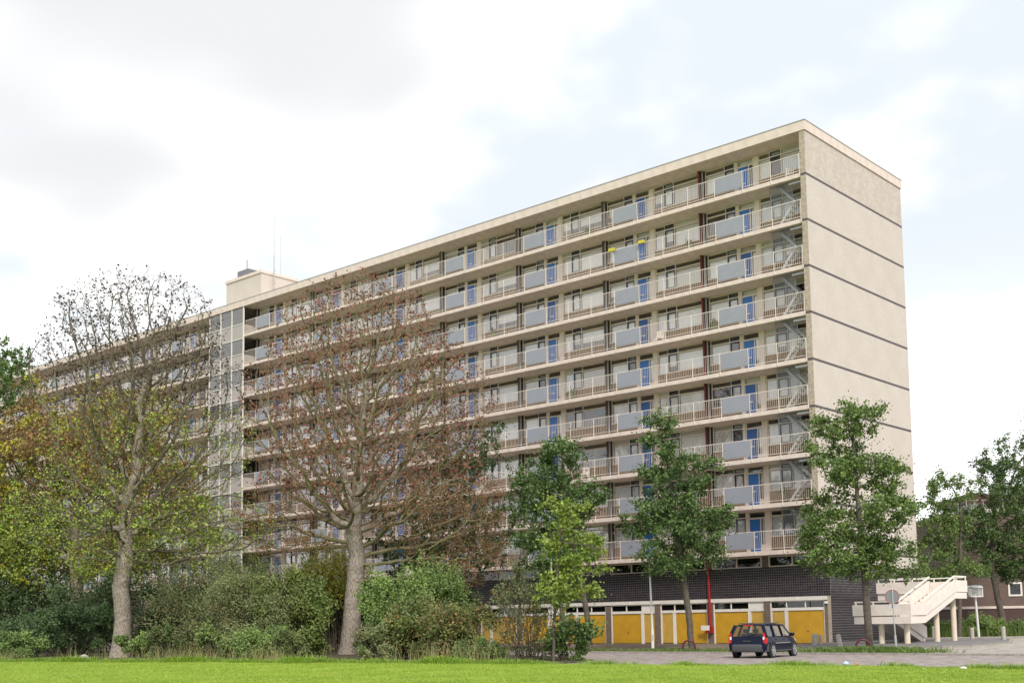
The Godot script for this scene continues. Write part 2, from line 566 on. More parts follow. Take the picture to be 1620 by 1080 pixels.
# lights: [x0, x1, blue]; heights are above the gallery floor
func window(b: Node, at: Vector3, lights: Array, rng: RandomNumberGenerator, style: int) -> void:
	var x0: float = lights[0][0]
	var x1: float = lights[-1][1]
	var key := "w %.3f %.3f" % [x0, x1]
	if not cache.has(key):
		var mb := MB.new()
		mb.span(x0, x1, .90, .97, WZ - .09, WZ + .05)
		mb.span(x0, x1, 2.12, 2.20, WZ - .08, WZ)
		mb.span(x0, x1, 2.45, 2.51, WZ - .08, WZ)
		for i in lights.size() + 1:
			var x: float = lights[i][0] if i < lights.size() else x1
			var xa := x if i == 0 else x - .03
			var xb := x if i == lights.size() else x + .03
			if i == 0: xb = x + .05
			if i == lights.size(): xa = x - .05
			mb.span(xa, xb, .97, 2.12, WZ - .078, WZ - .002)
			mb.span(xa, xb, 2.20, 2.45, WZ - .078, WZ - .002)
		cache[key] = mb.mesh()
	var w := bit(b, "window", cache[key], M.cream, at)
	var here := at if heap != null else Vector3.ZERO
	var i := 0
	for l in lights:
		var a: float = l[0] + .035
		var c: float = l[1] - .035
		if l[2]:
			var k2 := "cs %.3f %.3f" % [a, c]
			if not cache.has(k2):
				var mb := MB.new()
				ring(mb, a, c, .975, 2.115, .055, WZ - .06, WZ + .012)
				ring(mb, a, c, 2.205, 2.445, .045, WZ - .06, WZ + .012)
				cache[k2] = mb.mesh()
			bit(w, "casement", cache[k2], M.navy, here)
		bit(w, "pane", pane_mesh(a, c, .97, 2.12, WZ - .04), M.pane, here)
		bit(w, "transom_pane", pane_mesh(a, c, 2.20, 2.45, WZ - .04), M.pane, here)
		var m: Material = M.curtains[(style + rng.randi() % 2) % 5]
		if style == 5: m = M.curtain_pink if i != 1 else M.curtains[2]
		if style == 6: m = M.curtain_red
		var bare := style != 6 and rng.randf() < .09
		if not bare:
			var low := .97
			if rng.randf() < .15: low = 1.35
			bit(w, "curtain", curtain_mesh(a, c, low, 2.115, WZ - .115, rng.randf() < .5), m, here)
		var q := rng.randf()
		if q < .42:
			bit(w, "blind", curtain_mesh(a, c, 2.20, 2.45, WZ - .11, false), M.curtains[2 + rng.randi() % 3] if q > .12 else M.curtain_dark, here)
		i += 1


func gallery_bay(b: Node, x: float, f: float, k: int, floor_index: int, rng: RandomNumberGenerator) -> void:
	var at := Vector3(x, f, 0)
	var here := at if heap != null else Vector3.ZERO
	var right_end := -.36 if k == 0 else -.31
	# slab edge and soffit
	bit(b, "slab_edge", boxed(-BAY + .006, -.006 if k else -.36, -.25, 0, -.07, 0), M.slab, at)
	# wall below and between the windows
	bit(b, "spandrel", boxed(-7.86, -5.70, 0, .895, WZ - .12, WZ - .015), M.spandrel, at)
	bit(b, "spandrel", boxed(-3.985, right_end - .10, 0, .895, WZ - .12, WZ - .015), M.spandrel, at)
	bit(b, "door_post", boxed(-5.695, -5.49, 0, 2.495, WZ - .10, WZ + .03), M.cream, at)
	bit(b, "wall_pier", boxed(-4.345, -3.99, 0, 2.495, WZ - .12, WZ + .06), M.cream, at)
	bit(b, "wall_pier", boxed(right_end - .095, right_end, 0, 2.495, WZ - .12, WZ + .02), M.pier, at)
	var style := rng.randi() % 5
	if k == 0 and floor_index == 5: style = 5
	if k == 3 and floor_index == 6: style = 6
	window(b, at, [[-7.86, -6.43, false], [-6.43, -5.70, true]], rng, style)
	window(b, at, [[-3.985, -3.20, false], [-3.20, -2.44, true], [-2.44, right_end - .10, false]], rng, style if rng.randf() < .7 else rng.randi() % 5)
	# door with side light and transom
	if not cache.has("door frame"):
		var mb := MB.new()
		mb.span(-5.488, -5.44, 0, 2.5, WZ - .08, WZ)
		mb.span(-4.72, -4.67, 0, 2.05, WZ - .08, WZ)
		mb.span(-4.395, -4.347, 0, 2.5, WZ - .08, WZ)
		mb.span(-5.44, -4.395, 2.05, 2.14, WZ - .08, WZ)
		mb.span(-5.44, -4.395, 2.45, 2.5, WZ - .08, WZ)
		mb.span(-4.67, -4.395, 0, .5, WZ - .07, WZ - .01)
		cache["door frame"] = mb.mesh()
		var lb := MB.new()
		lb.span(-5.22, -4.93, .95, 1.01, WZ - .02, WZ + .012)
		cache["letterbox"] = lb.mesh()
		cache["door handle"] = MB.new().span(-5.40, -5.28, 1.02, 1.05, WZ - .02, WZ + .05).mesh()
	var dr := bit(b, "door", boxed(-5.437, -4.723, .02, 2.045, WZ - .06, WZ - .015), M.blue if rng.randf() < .75 else M.blue_faded, at)
	bit(dr, "letterbox", cache["letterbox"], M.white, here)
	bit(dr, "handle", cache["door handle"], M.steel, here)
	var df := bit(b, "door_frame", cache["door frame"], M.cream, at)
	bit(df, "pane", pane_mesh(-4.67, -4.395, .5, 2.05, WZ - .04), M.pane, here)
	bit(df, "transom_pane", pane_mesh(-5.44, -4.395, 2.14, 2.45, WZ - .04), M.pane, here)
	if rng.randf() < .75:
		bit(df, "curtain", curtain_mesh(-4.67, -4.395, .5, 2.05, WZ - .14, true), M.curtains[rng.randi() % 5], here)
	if rng.randf() < .2:
		bit(df, "blind", curtain_mesh(-5.44, -4.395, 2.14, 2.45, WZ - .15, false), M.curtains[rng.randi() % 5], here)
	# column with rainwater pipe
	var col := bit(b, "column", boxed(-BAY - .30, -BAY - .10, 0, 2.497, WZ - .15, WZ + .24), M.column, at)
	if not cache.has("downpipe"):
		cache["downpipe"] = MB.new().tube(Vector3(-BAY - .04, 0, WZ + .22), Vector3(-BAY - .04, 2.497, WZ + .22), .05, .05, 8).mesh()
	bit(col, "downpipe", cache["downpipe"], M.pipe_grey, here)
	bit(col, "infill", boxed(-BAY - .098, -BAY + .022, 0, 2.497, WZ - .12, WZ + .05), M.column, here)
	# railing
	var rk := "railing 0" if k == 0 else "railing"
	var e := -.38 if k == 0 else 0.0
	if not cache.has(rk):
		var mb := MB.new()
		mb.span(-BAY, e, 1.135, 1.17, -.05, -.02)
		mb.span(-BAY, e, .11, .14, -.045, -.02)
		var xx := -BAY + .065
		while xx < e - .03:
			if xx < -6.24 or xx > -4.22:
				mb.span(xx - .0055, xx + .0055, .14, 1.13, -.039, -.027)
			xx += .1305
		cache[rk] = mb.mesh()
		var pm := MB.new()
		pm.span(-.019, .019, -.20, 1.165, .002, .04)
		cache["rail post"] = pm.mesh()
		var pn := MB.new()
		pn.span(-6.17, -4.285, .16, 1.12, -.012, .012)
		cache["rail panel"] = pn.mesh()
	var r := bit(b, "railing", cache[rk], M.rail, at)
	for px in [-6.22, -4.24, -2.29, -.40 if k == 0 else -.32]:
		bit(r, "post", cache["rail post"], M.rail, here + Vector3(px, 0, 0))
	bit(r, "panel", cache["rail panel"], M.panel, here)


func fire_stair(b: Node, f: float) -> void:
	var mb := MB.new()
	# lower flight rises to the right, upper flight turns back to the left
	for z in [-.45, -1.0]:
		mb.bar(Vector3(-2.05, f + .05, z), Vector3(-1.05, f + 1.32, z), .03, .14)
		mb.bar(Vector3(-1.05, f + 1.32, z - .03), Vector3(-2.35, f + 2.72, z - .03), .03, .14)
	var s := part(b, "fire_stair", mb.mesh(), M.steel)
	if not cache.has("tread"):
		cache["tread"] = MB.new().box(Vector3.ZERO, Vector3(.2, .025, .54)).mesh()
	for i in 6:
		part(s, "tread", cache["tread"], M.white, Vector3(lerpf(-1.95, -1.1, i / 5.0), f + lerpf(.2, 1.28, i / 5.0), -.725))
	for i in 6:
		part(s, "tread", cache["tread"], M.steel, Vector3(lerpf(-1.2, -2.25, i / 5.0), f + lerpf(1.5, 2.55, i / 5.0), -.755))
	if not cache.has("mesh screen"):
		var g := MB.new()
		var x := -2.55
		while x <= -1.09:
			g.span(x - .004, x + .004, 1.17, 2.46, -.345, -.337)
			x += .05
		var y := 1.18
		while y < 2.46:
			g.span(-2.55, -1.1, y - .004, y + .004, -.336, -.328)
			y += .05
		ring(g, -2.57, -1.08, 1.16, 2.47, .03, -.35, -.32)
		cache["mesh screen"] = g.mesh()
	part(s, "mesh_screen", cache["mesh screen"], M.steel_dark, Vector3(0, f, 0))
	part(s, "landing_guard", MB.new().span(-1.3, -.42, f + 2.30, f + 2.42, -.32, -.28).mesh(), M.steel)


func garage_unit(b: Node, x: float, flip: bool, rng: RandomNumberGenerator, pillar := true) -> void:
	# x = right edge of the pillar; a door and a narrow side panel share the opening
	var at := Vector3(x, 0, 0)
	var z := -1.08
	if pillar:
		part(b, "brick_pillar", boxed(-.42, 0 if x < -.1 else -.218, 0, 2.495, -1.3, -1.003), M.brick, at)
	var half := BAY / 2
	var o0 := -half
	var o1 := -.42
	var d0 := o1 - .08 - 2.30
	var d1 := o1 - .08
	var s0 := o0 + .10
	var s1 := d0 - .22
	if flip:
		d0 = o0 + .10
		d1 = d0 + 2.30
		s0 = d1 + .22
		s1 = o1 - .04
	var key := "gd %.2f" % d0
	if not cache.has(key):
		var mb := MB.new()
		mb.span(d0 + .002, d1 - .002, .03, 1.90, z - .05, z - .012)
		var n := 22
		for i in n:
			var xa := lerpf(d0 + .02, d1 - .02, float(i) / n)
			var xb := lerpf(d0 + .02, d1 - .02, (i + .72) / n)
			mb.span(xa, xb, .05, 1.88, z - .012, z)
		cache[key] = mb.mesh()
		var sp := MB.new()
		sp.span(s0 + .002, s1 - .002, .05, 1.90, z - .05, z - .012)
		for i in 7:
			var xa := lerpf(s0 + .02, s1 - .02, i / 7.0)
			var xb := lerpf(s0 + .02, s1 - .02, (i + .93) / 7.0)
			sp.span(xa, xb, .07, 1.88, z - .012, z - .002)
		cache[key + "s"] = sp.mesh()
		var fr := MB.new()
		fr.span(o0 + .002, o1 - .002, 1.92, 2.09, z - .03, z + .045)
		fr.span(o0 + .002, o1 - .002, 2.44, 2.495, z - .03, z + .045)
		for p in [d0 - .08 if not flip else d0 - .10, d1]:
			fr.span(p + .002, p + .078, 0, 1.918, z - .03, z + .04)
		if flip:
			fr.span(d1 + .08, s0 - .002, 0, 1.918, z - .03, z + .038)
		else:
			fr.span(s1 + .002, d0 - .082, 0, 1.918, z - .03, z + .038)
			fr.span(s0 - .10, s0 - .002, 0, 1.918, z - .03, z + .038)
		var mid := (d0 + d1) / 2
		for p in [o0 + .002, mid - .03, (d0 - .10 if not flip else d1 + .06), o1 - .062]:
			fr.span(p, p + .06, 2.092, 2.438, z - .03, z + .04)
		cache[key + "f"] = fr.mesh()
		cache[key + "h"] = MB.new().tube(Vector3(mid + .1, .72, z - .01), Vector3(mid + .1, .72, z + .04), .035, .03, 8, true).mesh()
	var fr2 := part(b, "garage_frame", cache[key + "f"], M.white, at)
	part(fr2, "transom_pane", pane_mesh(o0 + .06, o1 - .06, 2.09, 2.44, z - .005), M.pane_dark, Vector3.ZERO)
	if flip:
		part(fr2, "blank_panel", boxed(d1 + .12, o1 - .064, 2.092, 2.438, z, z + .03), M.white, Vector3.ZERO)
	var g := part(b, "garage_door", cache[key], M.yellow if rng.randf() < .7 else M.yellow_pale, at)
	part(g, "lock_handle", cache[key + "h"], M.black, Vector3.ZERO)
	part(b, "side_panel", cache[key + "s"], M.yellow_pale, at)


func tiles(mb: MB, rng: RandomNumberGenerator, o: Vector3, ux: Vector3, nx: int, ny: int, out: Vector3, pitch: float) -> void:
	var g := .010
	for i in nx:
		for j in ny:
			var t := rng.randf()
			var s := .75 + .5 * rng.randf()
			mb.tint = Color(.034, .030, .038) * s if t < .7 else Color(.050, .040, .042) * s
			var a := o + ux * (i * pitch + g) + Vector3.UP * (j * pitch + g)
			var b := o + ux * ((i + 1) * pitch - g) + Vector3.UP * (j * pitch + g)
			var c := o + ux * ((i + 1) * pitch - g) + Vector3.UP * ((j + 1) * pitch - g)
			var d := o + ux * (i * pitch + g) + Vector3.UP * ((j + 1) * pitch - g)
			var e := out * (.012 + rng.randf() * .003)
			var w := ux * .004 * (rng.randf() - .5)
			mb.quad(a + e + out * rng.randf() * .002, b + e, c + e + out * rng.randf() * .002, d + e)
			mb.quad(a, b, b + e, a + e)
			mb.quad(d + e, c + e, c, d)
			mb.quad(a, a + e, d + e, d)
			mb.quad(b + e, b, c, c + e)


func build_block() -> void:
	var rng := RandomNumberGenerator.new()
	rng.seed = 4
	var b := thing("apartment_building", "long cream gallery apartment block with blue doors above yellow garages", "apartment building")
	var left := -116.0
	# roof
	part(b, "roof", MB.new().span(left, 0.0, 29.95, 30.46, -13.2, -.02).mesh(), M.slab)
	var x := .07
	while x > left + 4:
		part(b, "fascia_panel", boxed(-BAY / 2 + .005, -.0, 29.93, 30.50, -.018, .06), M.slab, Vector3(x, 0, 0))
		x -= BAY / 2
	for i in 2:
		part(b, "fascia_panel", boxed(.002, .07, 29.93, 30.50, -6.62, -.02), M.slab, Vector3(0, 0, -6.63 * i))
	part(b, "roof_trim", MB.new().span(left, .095, 30.502, 30.54, -.05, .085).span(.0, .095, 30.502, 30.54, -13.3, -.052).mesh(), M.trim)
	# gable wall, storey by storey, with dark bands at the floors
	for i in 9:
		var f := TOP_FLOOR - STOREY * i
		var y1 := 29.94 if i == 0 else f + STOREY - .205
		part(b, "gable_panel", MB.new().span(-.35, 0, f - .055, y1, -13.2, -.002).mesh(), M.gable_worn if i == 0 else M.gable)
		part(b, "corner_pier", MB.new().span(-.352, -.002, f - .055, y1, 0, .014).mesh(), M.pier)
		if i < 9:
			part(b, "gable_band", MB.new().span(-.353, -.012, f - .205, f - .055, -13.2, .006).mesh(), M.band)
	part(b, "gable_panel", MB.new().span(-.35, 0, 4.52, TOP_FLOOR - STOREY * 8 - .205, -13.2, -1.02).mesh(), M.gable)
	# structure behind the facades
	for i in 10:
		var f := TOP_FLOOR - STOREY * i
		part(b, "floor_slab", MB.new().span(left, -.36, f - .25, f, -13.0, WZ - .13).mesh(), M.room)
		if i < 9:
			part(b, "gallery_slab", MB.new().span(-55.4, -.36, f - .245, f, WZ - .12, -.072).mesh(), M.slab)
	part(b, "inner_wall", MB.new().span(left, -.36, 0, 29.94, -6.2, -6.0).mesh(), M.room)
	part(b, "rear_wall", MB.new().span(left, -.36, 0, 29.94, -13.2, -13.02).mesh(), M.gable)
	for k in range(1, 16):
		part(b, "party_wall", MB.new().span(-BAY * k - .22, -BAY * k - .1, 5.4, 29.94, -5.99, WZ - .16).mesh(), M.room)
	# galleries
	for i in 9:
		for k in BAYS:
			gallery_bay(b, -BAY * k, TOP_FLOOR - STOREY * i, k, i, rng)
	for i in range(1, 9):
		fire_stair(b, TOP_FLOOR - STOREY * i)
	# red riser in front of the column between the first two homes
	for i in range(0, 9):
		var f := TOP_FLOOR - STOREY * i
		part(b, "riser_pipe", MB.new().tube(Vector3(-BAY - .24, f, -1.22), Vector3(-BAY - .24, f + 2.497, -1.22), .075, .075, 10).mesh(), M.riser)
	# base: tiled band, windows under the galleries, garages
	part(b, "base_wall", MB.new().span(-55.4, -.0, 2.72, 4.5, -1.3, -1.0).span(-.35, -.0, 0, 4.518, -13.2, -1.302).span(-.2, 0, 0, 2.718, -1.3, -1.204).mesh(), M.grout)
	var tm := StandardMaterial3D.new()
	tm.vertex_color_use_as_albedo = true
	tm.roughness = .3
	tm.metallic_specular = .3
	var tb := MB.new()
	tb.tinted = true
	tiles(tb, rng, Vector3(-52.2, 2.73, -1.0), Vector3.RIGHT, 348, 12, Vector3.BACK, .15)
	var t1 := part(b, "tile_cladding", tb.mesh(), tm)
	t1.set_meta("kind", "stuff")
	tb = MB.new()
	tb.tinted = true
	tiles(tb, rng, Vector3(0, .02, -1.0), Vector3.FORWARD, 81, 30, Vector3.RIGHT, .15)
	var t2 := part(b, "tile_cladding", tb.mesh(), tm)
	t2.set_meta("kind", "stuff")
	part(b, "gable_drip", MB.new().span(-.02, .02, 4.522, 4.56, -13.2, -1.0).mesh(), M.slab)
	part(b, "beam", MB.new().span(-55.4, -.22, 2.50, 2.715, -1.3, -.96).mesh(), M.white)
	part(b, "corner_pillar", MB.new().span(-.215, -.002, 0, 2.718, -1.202, -.985).mesh(), M.pier)
	for u in 14:
		var ux := -BAY / 2 * u
		garage_unit(b, ux, u % 2 == 1, rng)
		# low dark windows under the first gallery
		part(b, "brick_pillar", boxed(-.46, .0, 4.5, 5.165, -1.3, -1.02), M.brick, Vector3(ux - (.36 if u == 0 else 0.0), 0, 0))
		var w := MB.new()
		var a := -BAY / 2 + .004
		var c := -.464 if u else -.83
		ring(w, a, c, 4.505, 5.16, .07, -1.12, -1.0)
		w.span((a + c) / 2 - .04, (a + c) / 2 + .04, 4.575, 5.09, -1.11, -1.01)
		var win := part(b, "strip_window", w.mesh(), M.cream, Vector3(ux, 0, 0))
		part(win, "pane", pane_mesh(a + .07, (a + c) / 2 - .04, 4.575, 5.09, -1.06), M.pane_dark)
		part(win, "pane", pane_mesh((a + c) / 2 + .04, c - .07, 4.575, 5.09, -1.06), M.pane_dark)
	part(b, "base_ceiling", MB.new().span(left, -.36, 5.168, 5.19, -13.0, -.4).mesh(), M.slab)
	part(b, "garage_floor", MB.new().span(-55.4, -.36, .004, .02, -6.0, -1.1).mesh(), M.room)
	part(b, "garage_back", MB.new().span(-55.4, -.36, .02, 5.16, -3.6, -3.5).mesh(), M.room)
	part(b, "wall_lamp", MB.new().span(-.36, -.20, 2.28, 2.42, -.985, -.90).mesh(), M.white)
	# hose box and standpipe by the second garage
	var hb := part(b, "standpipe", MB.new().tube(Vector3(-8.06, .95, -.88), Vector3(-8.06, 4.6, -.88), .085, .085, 10).mesh(), M.red)
	part(hb, "valve_box", MB.new().span(-8.3, -7.86, .66, 1.05, -.98, -.75).mesh(), M.red)
	part(hb, "sign_plate", MB.new().span(-8.62, -8.02, .82, 1.12, -.74, -.72).mesh(), M.white)
	build_tower(b)
	# the wing beyond the glazed stair tower, mostly behind the trees
	heap = {}
	for i in 9:
		for k in 6:
			gallery_bay(b, -60.75 - BAY * k, TOP_FLOOR - STOREY * i, k + 1, i, rng)
	for key in heap:
		var o := part(b, "wing_" + key[0], heap[key].commit(), key[1])
		o.set_meta("kind", "stuff")
	heap = null
	for i in 9:
		part(b, "gallery_slab", MB.new().span(left, -60.7, TOP_FLOOR - STOREY * i - .245, TOP_FLOOR - STOREY * i, WZ - .12, -.072).mesh(), M.slab)
	part(b, "base_wall", MB.new().span(left, -60.7, 0, 5.165, -1.3, -1.0).mesh(), M.brick)
	# machine room on the roof
	var ph := part(b, "roof_house", MB.new().span(-62.5, -57, 30.47, 34.0, -7.2, -3.0).mesh(), M.gable)
	part(ph, "roof_edge", MB.new().span(-62.6, -56.9, 34.0, 34.25, -7.3, -2.9).mesh(), M.slab)
	part(ph, "vent_box", MB.new().span(-61.6, -59.9, 34.25, 35.15, -5.2, -3.6).mesh(), M.steel_dark)
	part(ph, "vent_box", MB.new().span(-58.6, -57.9, 34.25, 34.55, -5.0, -4.4).mesh(), M.steel)
	part(ph, "mast", MB.new().tube(Vector3(-56.82, 32.6, -4.3), Vector3(-56.82, 35.9, -4.3), .06, .05, 6).tube(Vector3(-56.82, 35.9, -4.3), Vector3(-56.82, 39.6, -4.3), .025, .015, 5).tube(Vector3(-56.98, 33.2, -4.3), Vector3(-56.6, 33.2, -4.3), .025, .025, 5).tube(Vector3(-56.98, 34.4, -4.3), Vector3(-56.6, 34.4, -4.3), .025, .025, 5).mesh(), M.steel)
	part(ph, "mast", MB.new().tube(Vector3(-57.6, 34.2, -5.6), Vector3(-57.6, 38.4, -5.6), .022, .012, 5).mesh(), M.steel)
	part(ph, "mast", MB.new().tube(Vector3(-61.2, 35.1, -4.4), Vector3(-61.2, 36.4, -4.4), .04, .04, 5).mesh(), M.steel_dark)


func build_tower(b: Node) -> void:
	var t := part(b, "stair_tower", MB.new().span(-60.62, -55.48, 0, .02, -5, -.1).span(-55.5, -55.42, 0, 29.93, -.1, .02).span(-60.70, -60.62, 0, 29.93, -1.6, .02).span(-55.5, -55.42, 0, 29.93, -1.6, -1.5).mesh(), M.white)
	var xs := [-60.62, -58.9, -57.18, -55.5]
	for i in 10:
		var f := TOP_FLOOR - STOREY * i
		if f < 0: continue
		part(t, "landing", MB.new().span(-60.6, -55.52, f - .2, f, -5, -.12).mesh(), M.slab)
		for j in 3:
			var x0: float = xs[j]
			var x1: float = xs[j + 1]
			part(t, "spandrel_panel", boxed(.04, 1.68, -.35, .95, -.05, -.01), M.tower_panel, Vector3(x0, f, 0))
			part(t, "pane", pane_mesh(.04, 1.68, .98, 2.34 if i else 2.45, -.03), M.tower_glass, Vector3(x0, f, 0))
		part(t, "side_panel", MB.new().span(-55.48, -55.44, f - .3, f + .92, -1.5, -.1).mesh(), M.tower_panel)
		var sg := MB.new()
		sg.quad(Vector3(-55.46, f + .92, -.1), Vector3(-55.46, f + .92, -1.5), Vector3(-55.46, f + 2.45, -1.5), Vector3(-55.46, f + 2.45, -.1))
		part(t, "side_pane", sg.mesh(), M.pane_dark)
		part(t, "transom", MB.new().span(-60.62, -55.5, f + .94, f + 1.0, -.06, .03).span(-60.62, -55.5, f - .41, f - .35, -.06, .03).mesh(), M.white)
	for j in range(1, 3):
		part(t, "mullion", MB.new().span(xs[j] - .04, xs[j] + .04, 0, 29.93, -.06, .035).mesh(), M.white)
	part(t, "rear_wall", MB.new().span(-60.6, -55.5, 0, 29.93, -5.2, -5.0).mesh(), M.cream)


func build_neighbour() -> void:
	var n := thing("brown_building", "dark brown brick building behind the hedge and the white stair", "building", Vector3(-4.2, 0, -38.0), 0.7205)
	part(n, "wall", MB.new().span(-3.4, 30, 2.25, 9.9, -12, 0).mesh(), M.brown_wall)
	part(n, "plinth", MB.new().span(-3.4, 30, 0, 2.05, -12, -.02).mesh(), M.brown_dark)
	part(n, "string_course", MB.new().span(-3.5, 30, 2.05, 2.25, -12, .05).mesh(), M.slab)
	var w := MB.new()
	ring(w, 1.15, 2.3, 3.05, 4.2, .14, -.05, .06)
	var o := part(n, "window", w.mesh(), M.white)
	part(o, "pane", MB.new().span(1.29, 2.16, 3.19, 4.06, -.03, .02).mesh(), M.pane_dark)
	part(o, "backing", MB.new().span(1.29, 2.16, 3.19, 4.06, .002, .004).mesh(), M.black)
	part(n, "parapet", MB.new().span(-3.5, 30, 9.9, 10.05, -12, .06).mesh(), M.pipe_grey)
	part(n, "roof_house", MB.new().span(-.9, 9, 10.05, 11.0, -8, -2).mesh(), M.white)
	part(n, "roof_fascia", MB.new().span(-1.5, 9.5, 11.0, 11.7, -8.5, -1.6).mesh(), M.maroon)
	var r := MB.new()
	for i in 8:
		r.span(-3.2 + i * .7, -3.16 + i * .7, 10.05, 11.1, -.4, -.36)
	r.span(-3.2, 2, 11.08, 11.13, -.41, -.35)
	part(n, "roof_railing", r.mesh(), M.steel)


func build_stairs() -> void:
	var s := thing("outdoor_stair", "white concrete outdoor stair with two flights and round columns beside the tiled gable", "stair", Vector3(0, 0.085, 0))
	var g := -0.085
	# half landing
	part(s, "landing_slab", MB.new().span(2.95, 6.0, 1.12 + g, 1.46 + g, .40, 2.1).mesh(), M.stair)
	# upper platform and the bridge to the building
	part(s, "platform_slab", MB.new().span(1.5, 6.0, 2.44 + g, 2.76 + g, -5.5, -3.9).span(1.5, 3.0, 2.44 + g, 2.76 + g, -8.3, -5.502).span(.03, 1.498, 2.44 + g, 2.76 + g, -8.3, -7.0).mesh(), M.stair)
	# flights as stepped, sloping slabs
	var up2 := MB.new()
	var a := Vector2(.40, 1.12 + g)
	var c := Vector2(-3.9, 2.44 + g)
	up2.prism(PackedVector2Array([a, c, c + Vector2(0, .30), a + Vector2(0, .32)]), -1.35, Transform3D(Basis(Vector3(0, 0, 1), Vector3(0, 1, 0), Vector3(-1, 0, 0)), Vector3(4.63, 0, 0)))
	var fl2 := part(s, "stair_flight", up2.mesh(), M.stair)
	for i in 8:
		var t := (i + .5) / 8.0
		part(fl2, "step", boxed(4.66, 5.96, -.08, .08, -.27, .27), M.stair, Vector3(0, lerpf(1.46, 2.76, t) + g, lerpf(.4, -3.9, t)))
	var up1 := MB.new()
	var a1 := Vector2(.38, 1.12 + g)
	var c1 := Vector2(-3.05, -.06)
	up1.prism(PackedVector2Array([a1, c1, c1 + Vector2(-.35, .0), c1 + Vector2(-.35, .22), a1 + Vector2(0, .34)]), -1.3, Transform3D(Basis(Vector3(0, 0, 1), Vector3(0, 1, 0), Vector3(-1, 0, 0)), Vector3(3.12, 0, 0)))
	var fl1 := part(s, "stair_flight", up1.mesh(), M.stair)
	for i in 8:
		var t := (i + .5) / 8.0
		part(fl1, "step", boxed(3.15, 4.38, -.08, .08, -.22, .22), M.stair, Vector3(0, lerpf(.1, 1.42, t) + g, lerpf(-3.2, .38, t)))
	# parapet panels
	part(s, "parapet", MB.new().span(2.86, 6.09, 1.53 + g, 2.11 + g, 2.1, 2.19).mesh(), M.stair)
	part(s, "parapet", MB.new().span(2.86, 2.95, 1.53 + g, 2.11 + g, .4, 2.098).mesh(), M.stair)
	var side := Transform3D(Basis(Vector3(0, 0, 1), Vector3(0, 1, 0), Vector3(-1, 0, 0)), Vector3(6.0, 0, 0))
	part(s, "parapet", MB.new().prism(PackedVector2Array([Vector2(2.098, 1.53 + g), Vector2(.32, 1.53 + g), Vector2(-3.9, 2.80 + g), Vector2(-5.55, 2.80 + g), Vector2(-5.55, 3.44 + g), Vector2(-3.85, 3.44 + g), Vector2(.2, 2.11 + g), Vector2(2.098, 2.11 + g)]), -.09, side).mesh(), M.stair)
	part(s, "edge_beam", MB.new().prism(PackedVector2Array([Vector2(2.098, 1.10 + g), Vector2(.34, 1.12 + g), Vector2(-3.85, 2.43 + g), Vector2(-5.5, 2.43 + g), Vector2(-5.5, 2.77 + g), Vector2(-3.95, 2.77 + g), Vector2(.30, 1.47 + g), Vector2(2.098, 1.47 + g)]), -.05, side).mesh(), M.stair)
	part(s, "edge_beam", MB.new().span(2.92, 6.05, 1.10 + g, 1.47 + g, 2.1, 2.16).mesh(), M.stair)
	part(s, "parapet", MB.new().span(1.45, 4.62, 2.80 + g, 3.42 + g, -3.9, -3.81).mesh(), M.stair)
	part(s, "parapet", MB.new().span(1.45, 6.05, 2.80 + g, 3.42 + g, -5.58, -5.5).mesh(), M.stair)
	var inner := Transform3D(Basis(Vector3(0, 0, 1), Vector3(0, 1, 0), Vector3(-1, 0, 0)), Vector3(4.55, 0, 0))
	part(s, "parapet", MB.new().prism(PackedVector2Array([Vector2(.3, 1.55 + g), Vector2(-3.85, 2.82 + g), Vector2(-3.85, 3.44 + g), Vector2(.3, 2.15 + g)]), -.07, inner).mesh(), M.stair)
	var low := Transform3D(Basis(Vector3(0, 0, 1), Vector3(0, 1, 0), Vector3(-1, 0, 0)), Vector3(4.44, 0, 0))
	part(s, "parapet", MB.new().prism(PackedVector2Array([Vector2(.3, 1.40 + g), Vector2(-3.1, .22), Vector2(-3.45, .22), Vector2(-3.45, .80), Vector2(.3, 2.05 + g)]), -.07, low).mesh(), M.stair)
	# handrails
	var hr := MB.new()
	hr.bar(Vector3(2.95, 2.25 + g, 2.14), Vector3(6.05, 2.25 + g, 2.14), .07, .06)
	for i in 4:
		hr.span(3.0 + i * .98, 3.08 + i * .98, 2.11 + g, 2.23 + g, 2.12, 2.16)
	part(s, "handrail", hr.mesh(), M.white)
	hr = MB.new()
	hr.bar(Vector3(6.04, 2.22 + g, .75), Vector3(6.04, 3.66 + g, -3.85), .07, .07)
	hr.bar(Vector3(6.04, 3.66 + g, -3.85), Vector3(6.04, 3.66 + g, -5.5), .07, .07)
	for i in 5:
		var z := lerpf(.5, -3.8, i / 4.0)
		hr.span(6.02, 6.07, lerpf(2.0, 3.4, i / 4.0) + g, lerpf(2.28, 3.64, i / 4.0) + g, z - .03, z + .03)
	hr.span(6.02, 6.07, 3.4 + g, 3.64 + g, -5.45, -5.39)
	part(s, "handrail", hr.mesh(), M.white)
	hr = MB.new()
	hr.bar(Vector3(4.58, 2.3 + g, .35), Vector3(4.58, 3.66 + g, -3.9), .07, .07)
	hr.bar(Vector3(1.5, 3.62 + g, -3.86), Vector3(4.55, 3.62 + g, -3.86), .07, .06)
	hr.bar(Vector3(1.5, 3.62 + g, -5.54), Vector3(6.0, 3.62 + g, -5.54), .07, .06)
	for i in 4:
		hr.span(1.55 + i * .95, 1.62 + i * .95, 3.42 + g, 3.6 + g, -3.88, -3.84)
		hr.span(1.55 + i * 1.3, 1.62 + i * 1.3, 3.42 + g, 3.6 + g, -5.56, -5.52)
	part(s, "handrail", hr.mesh(), M.white)
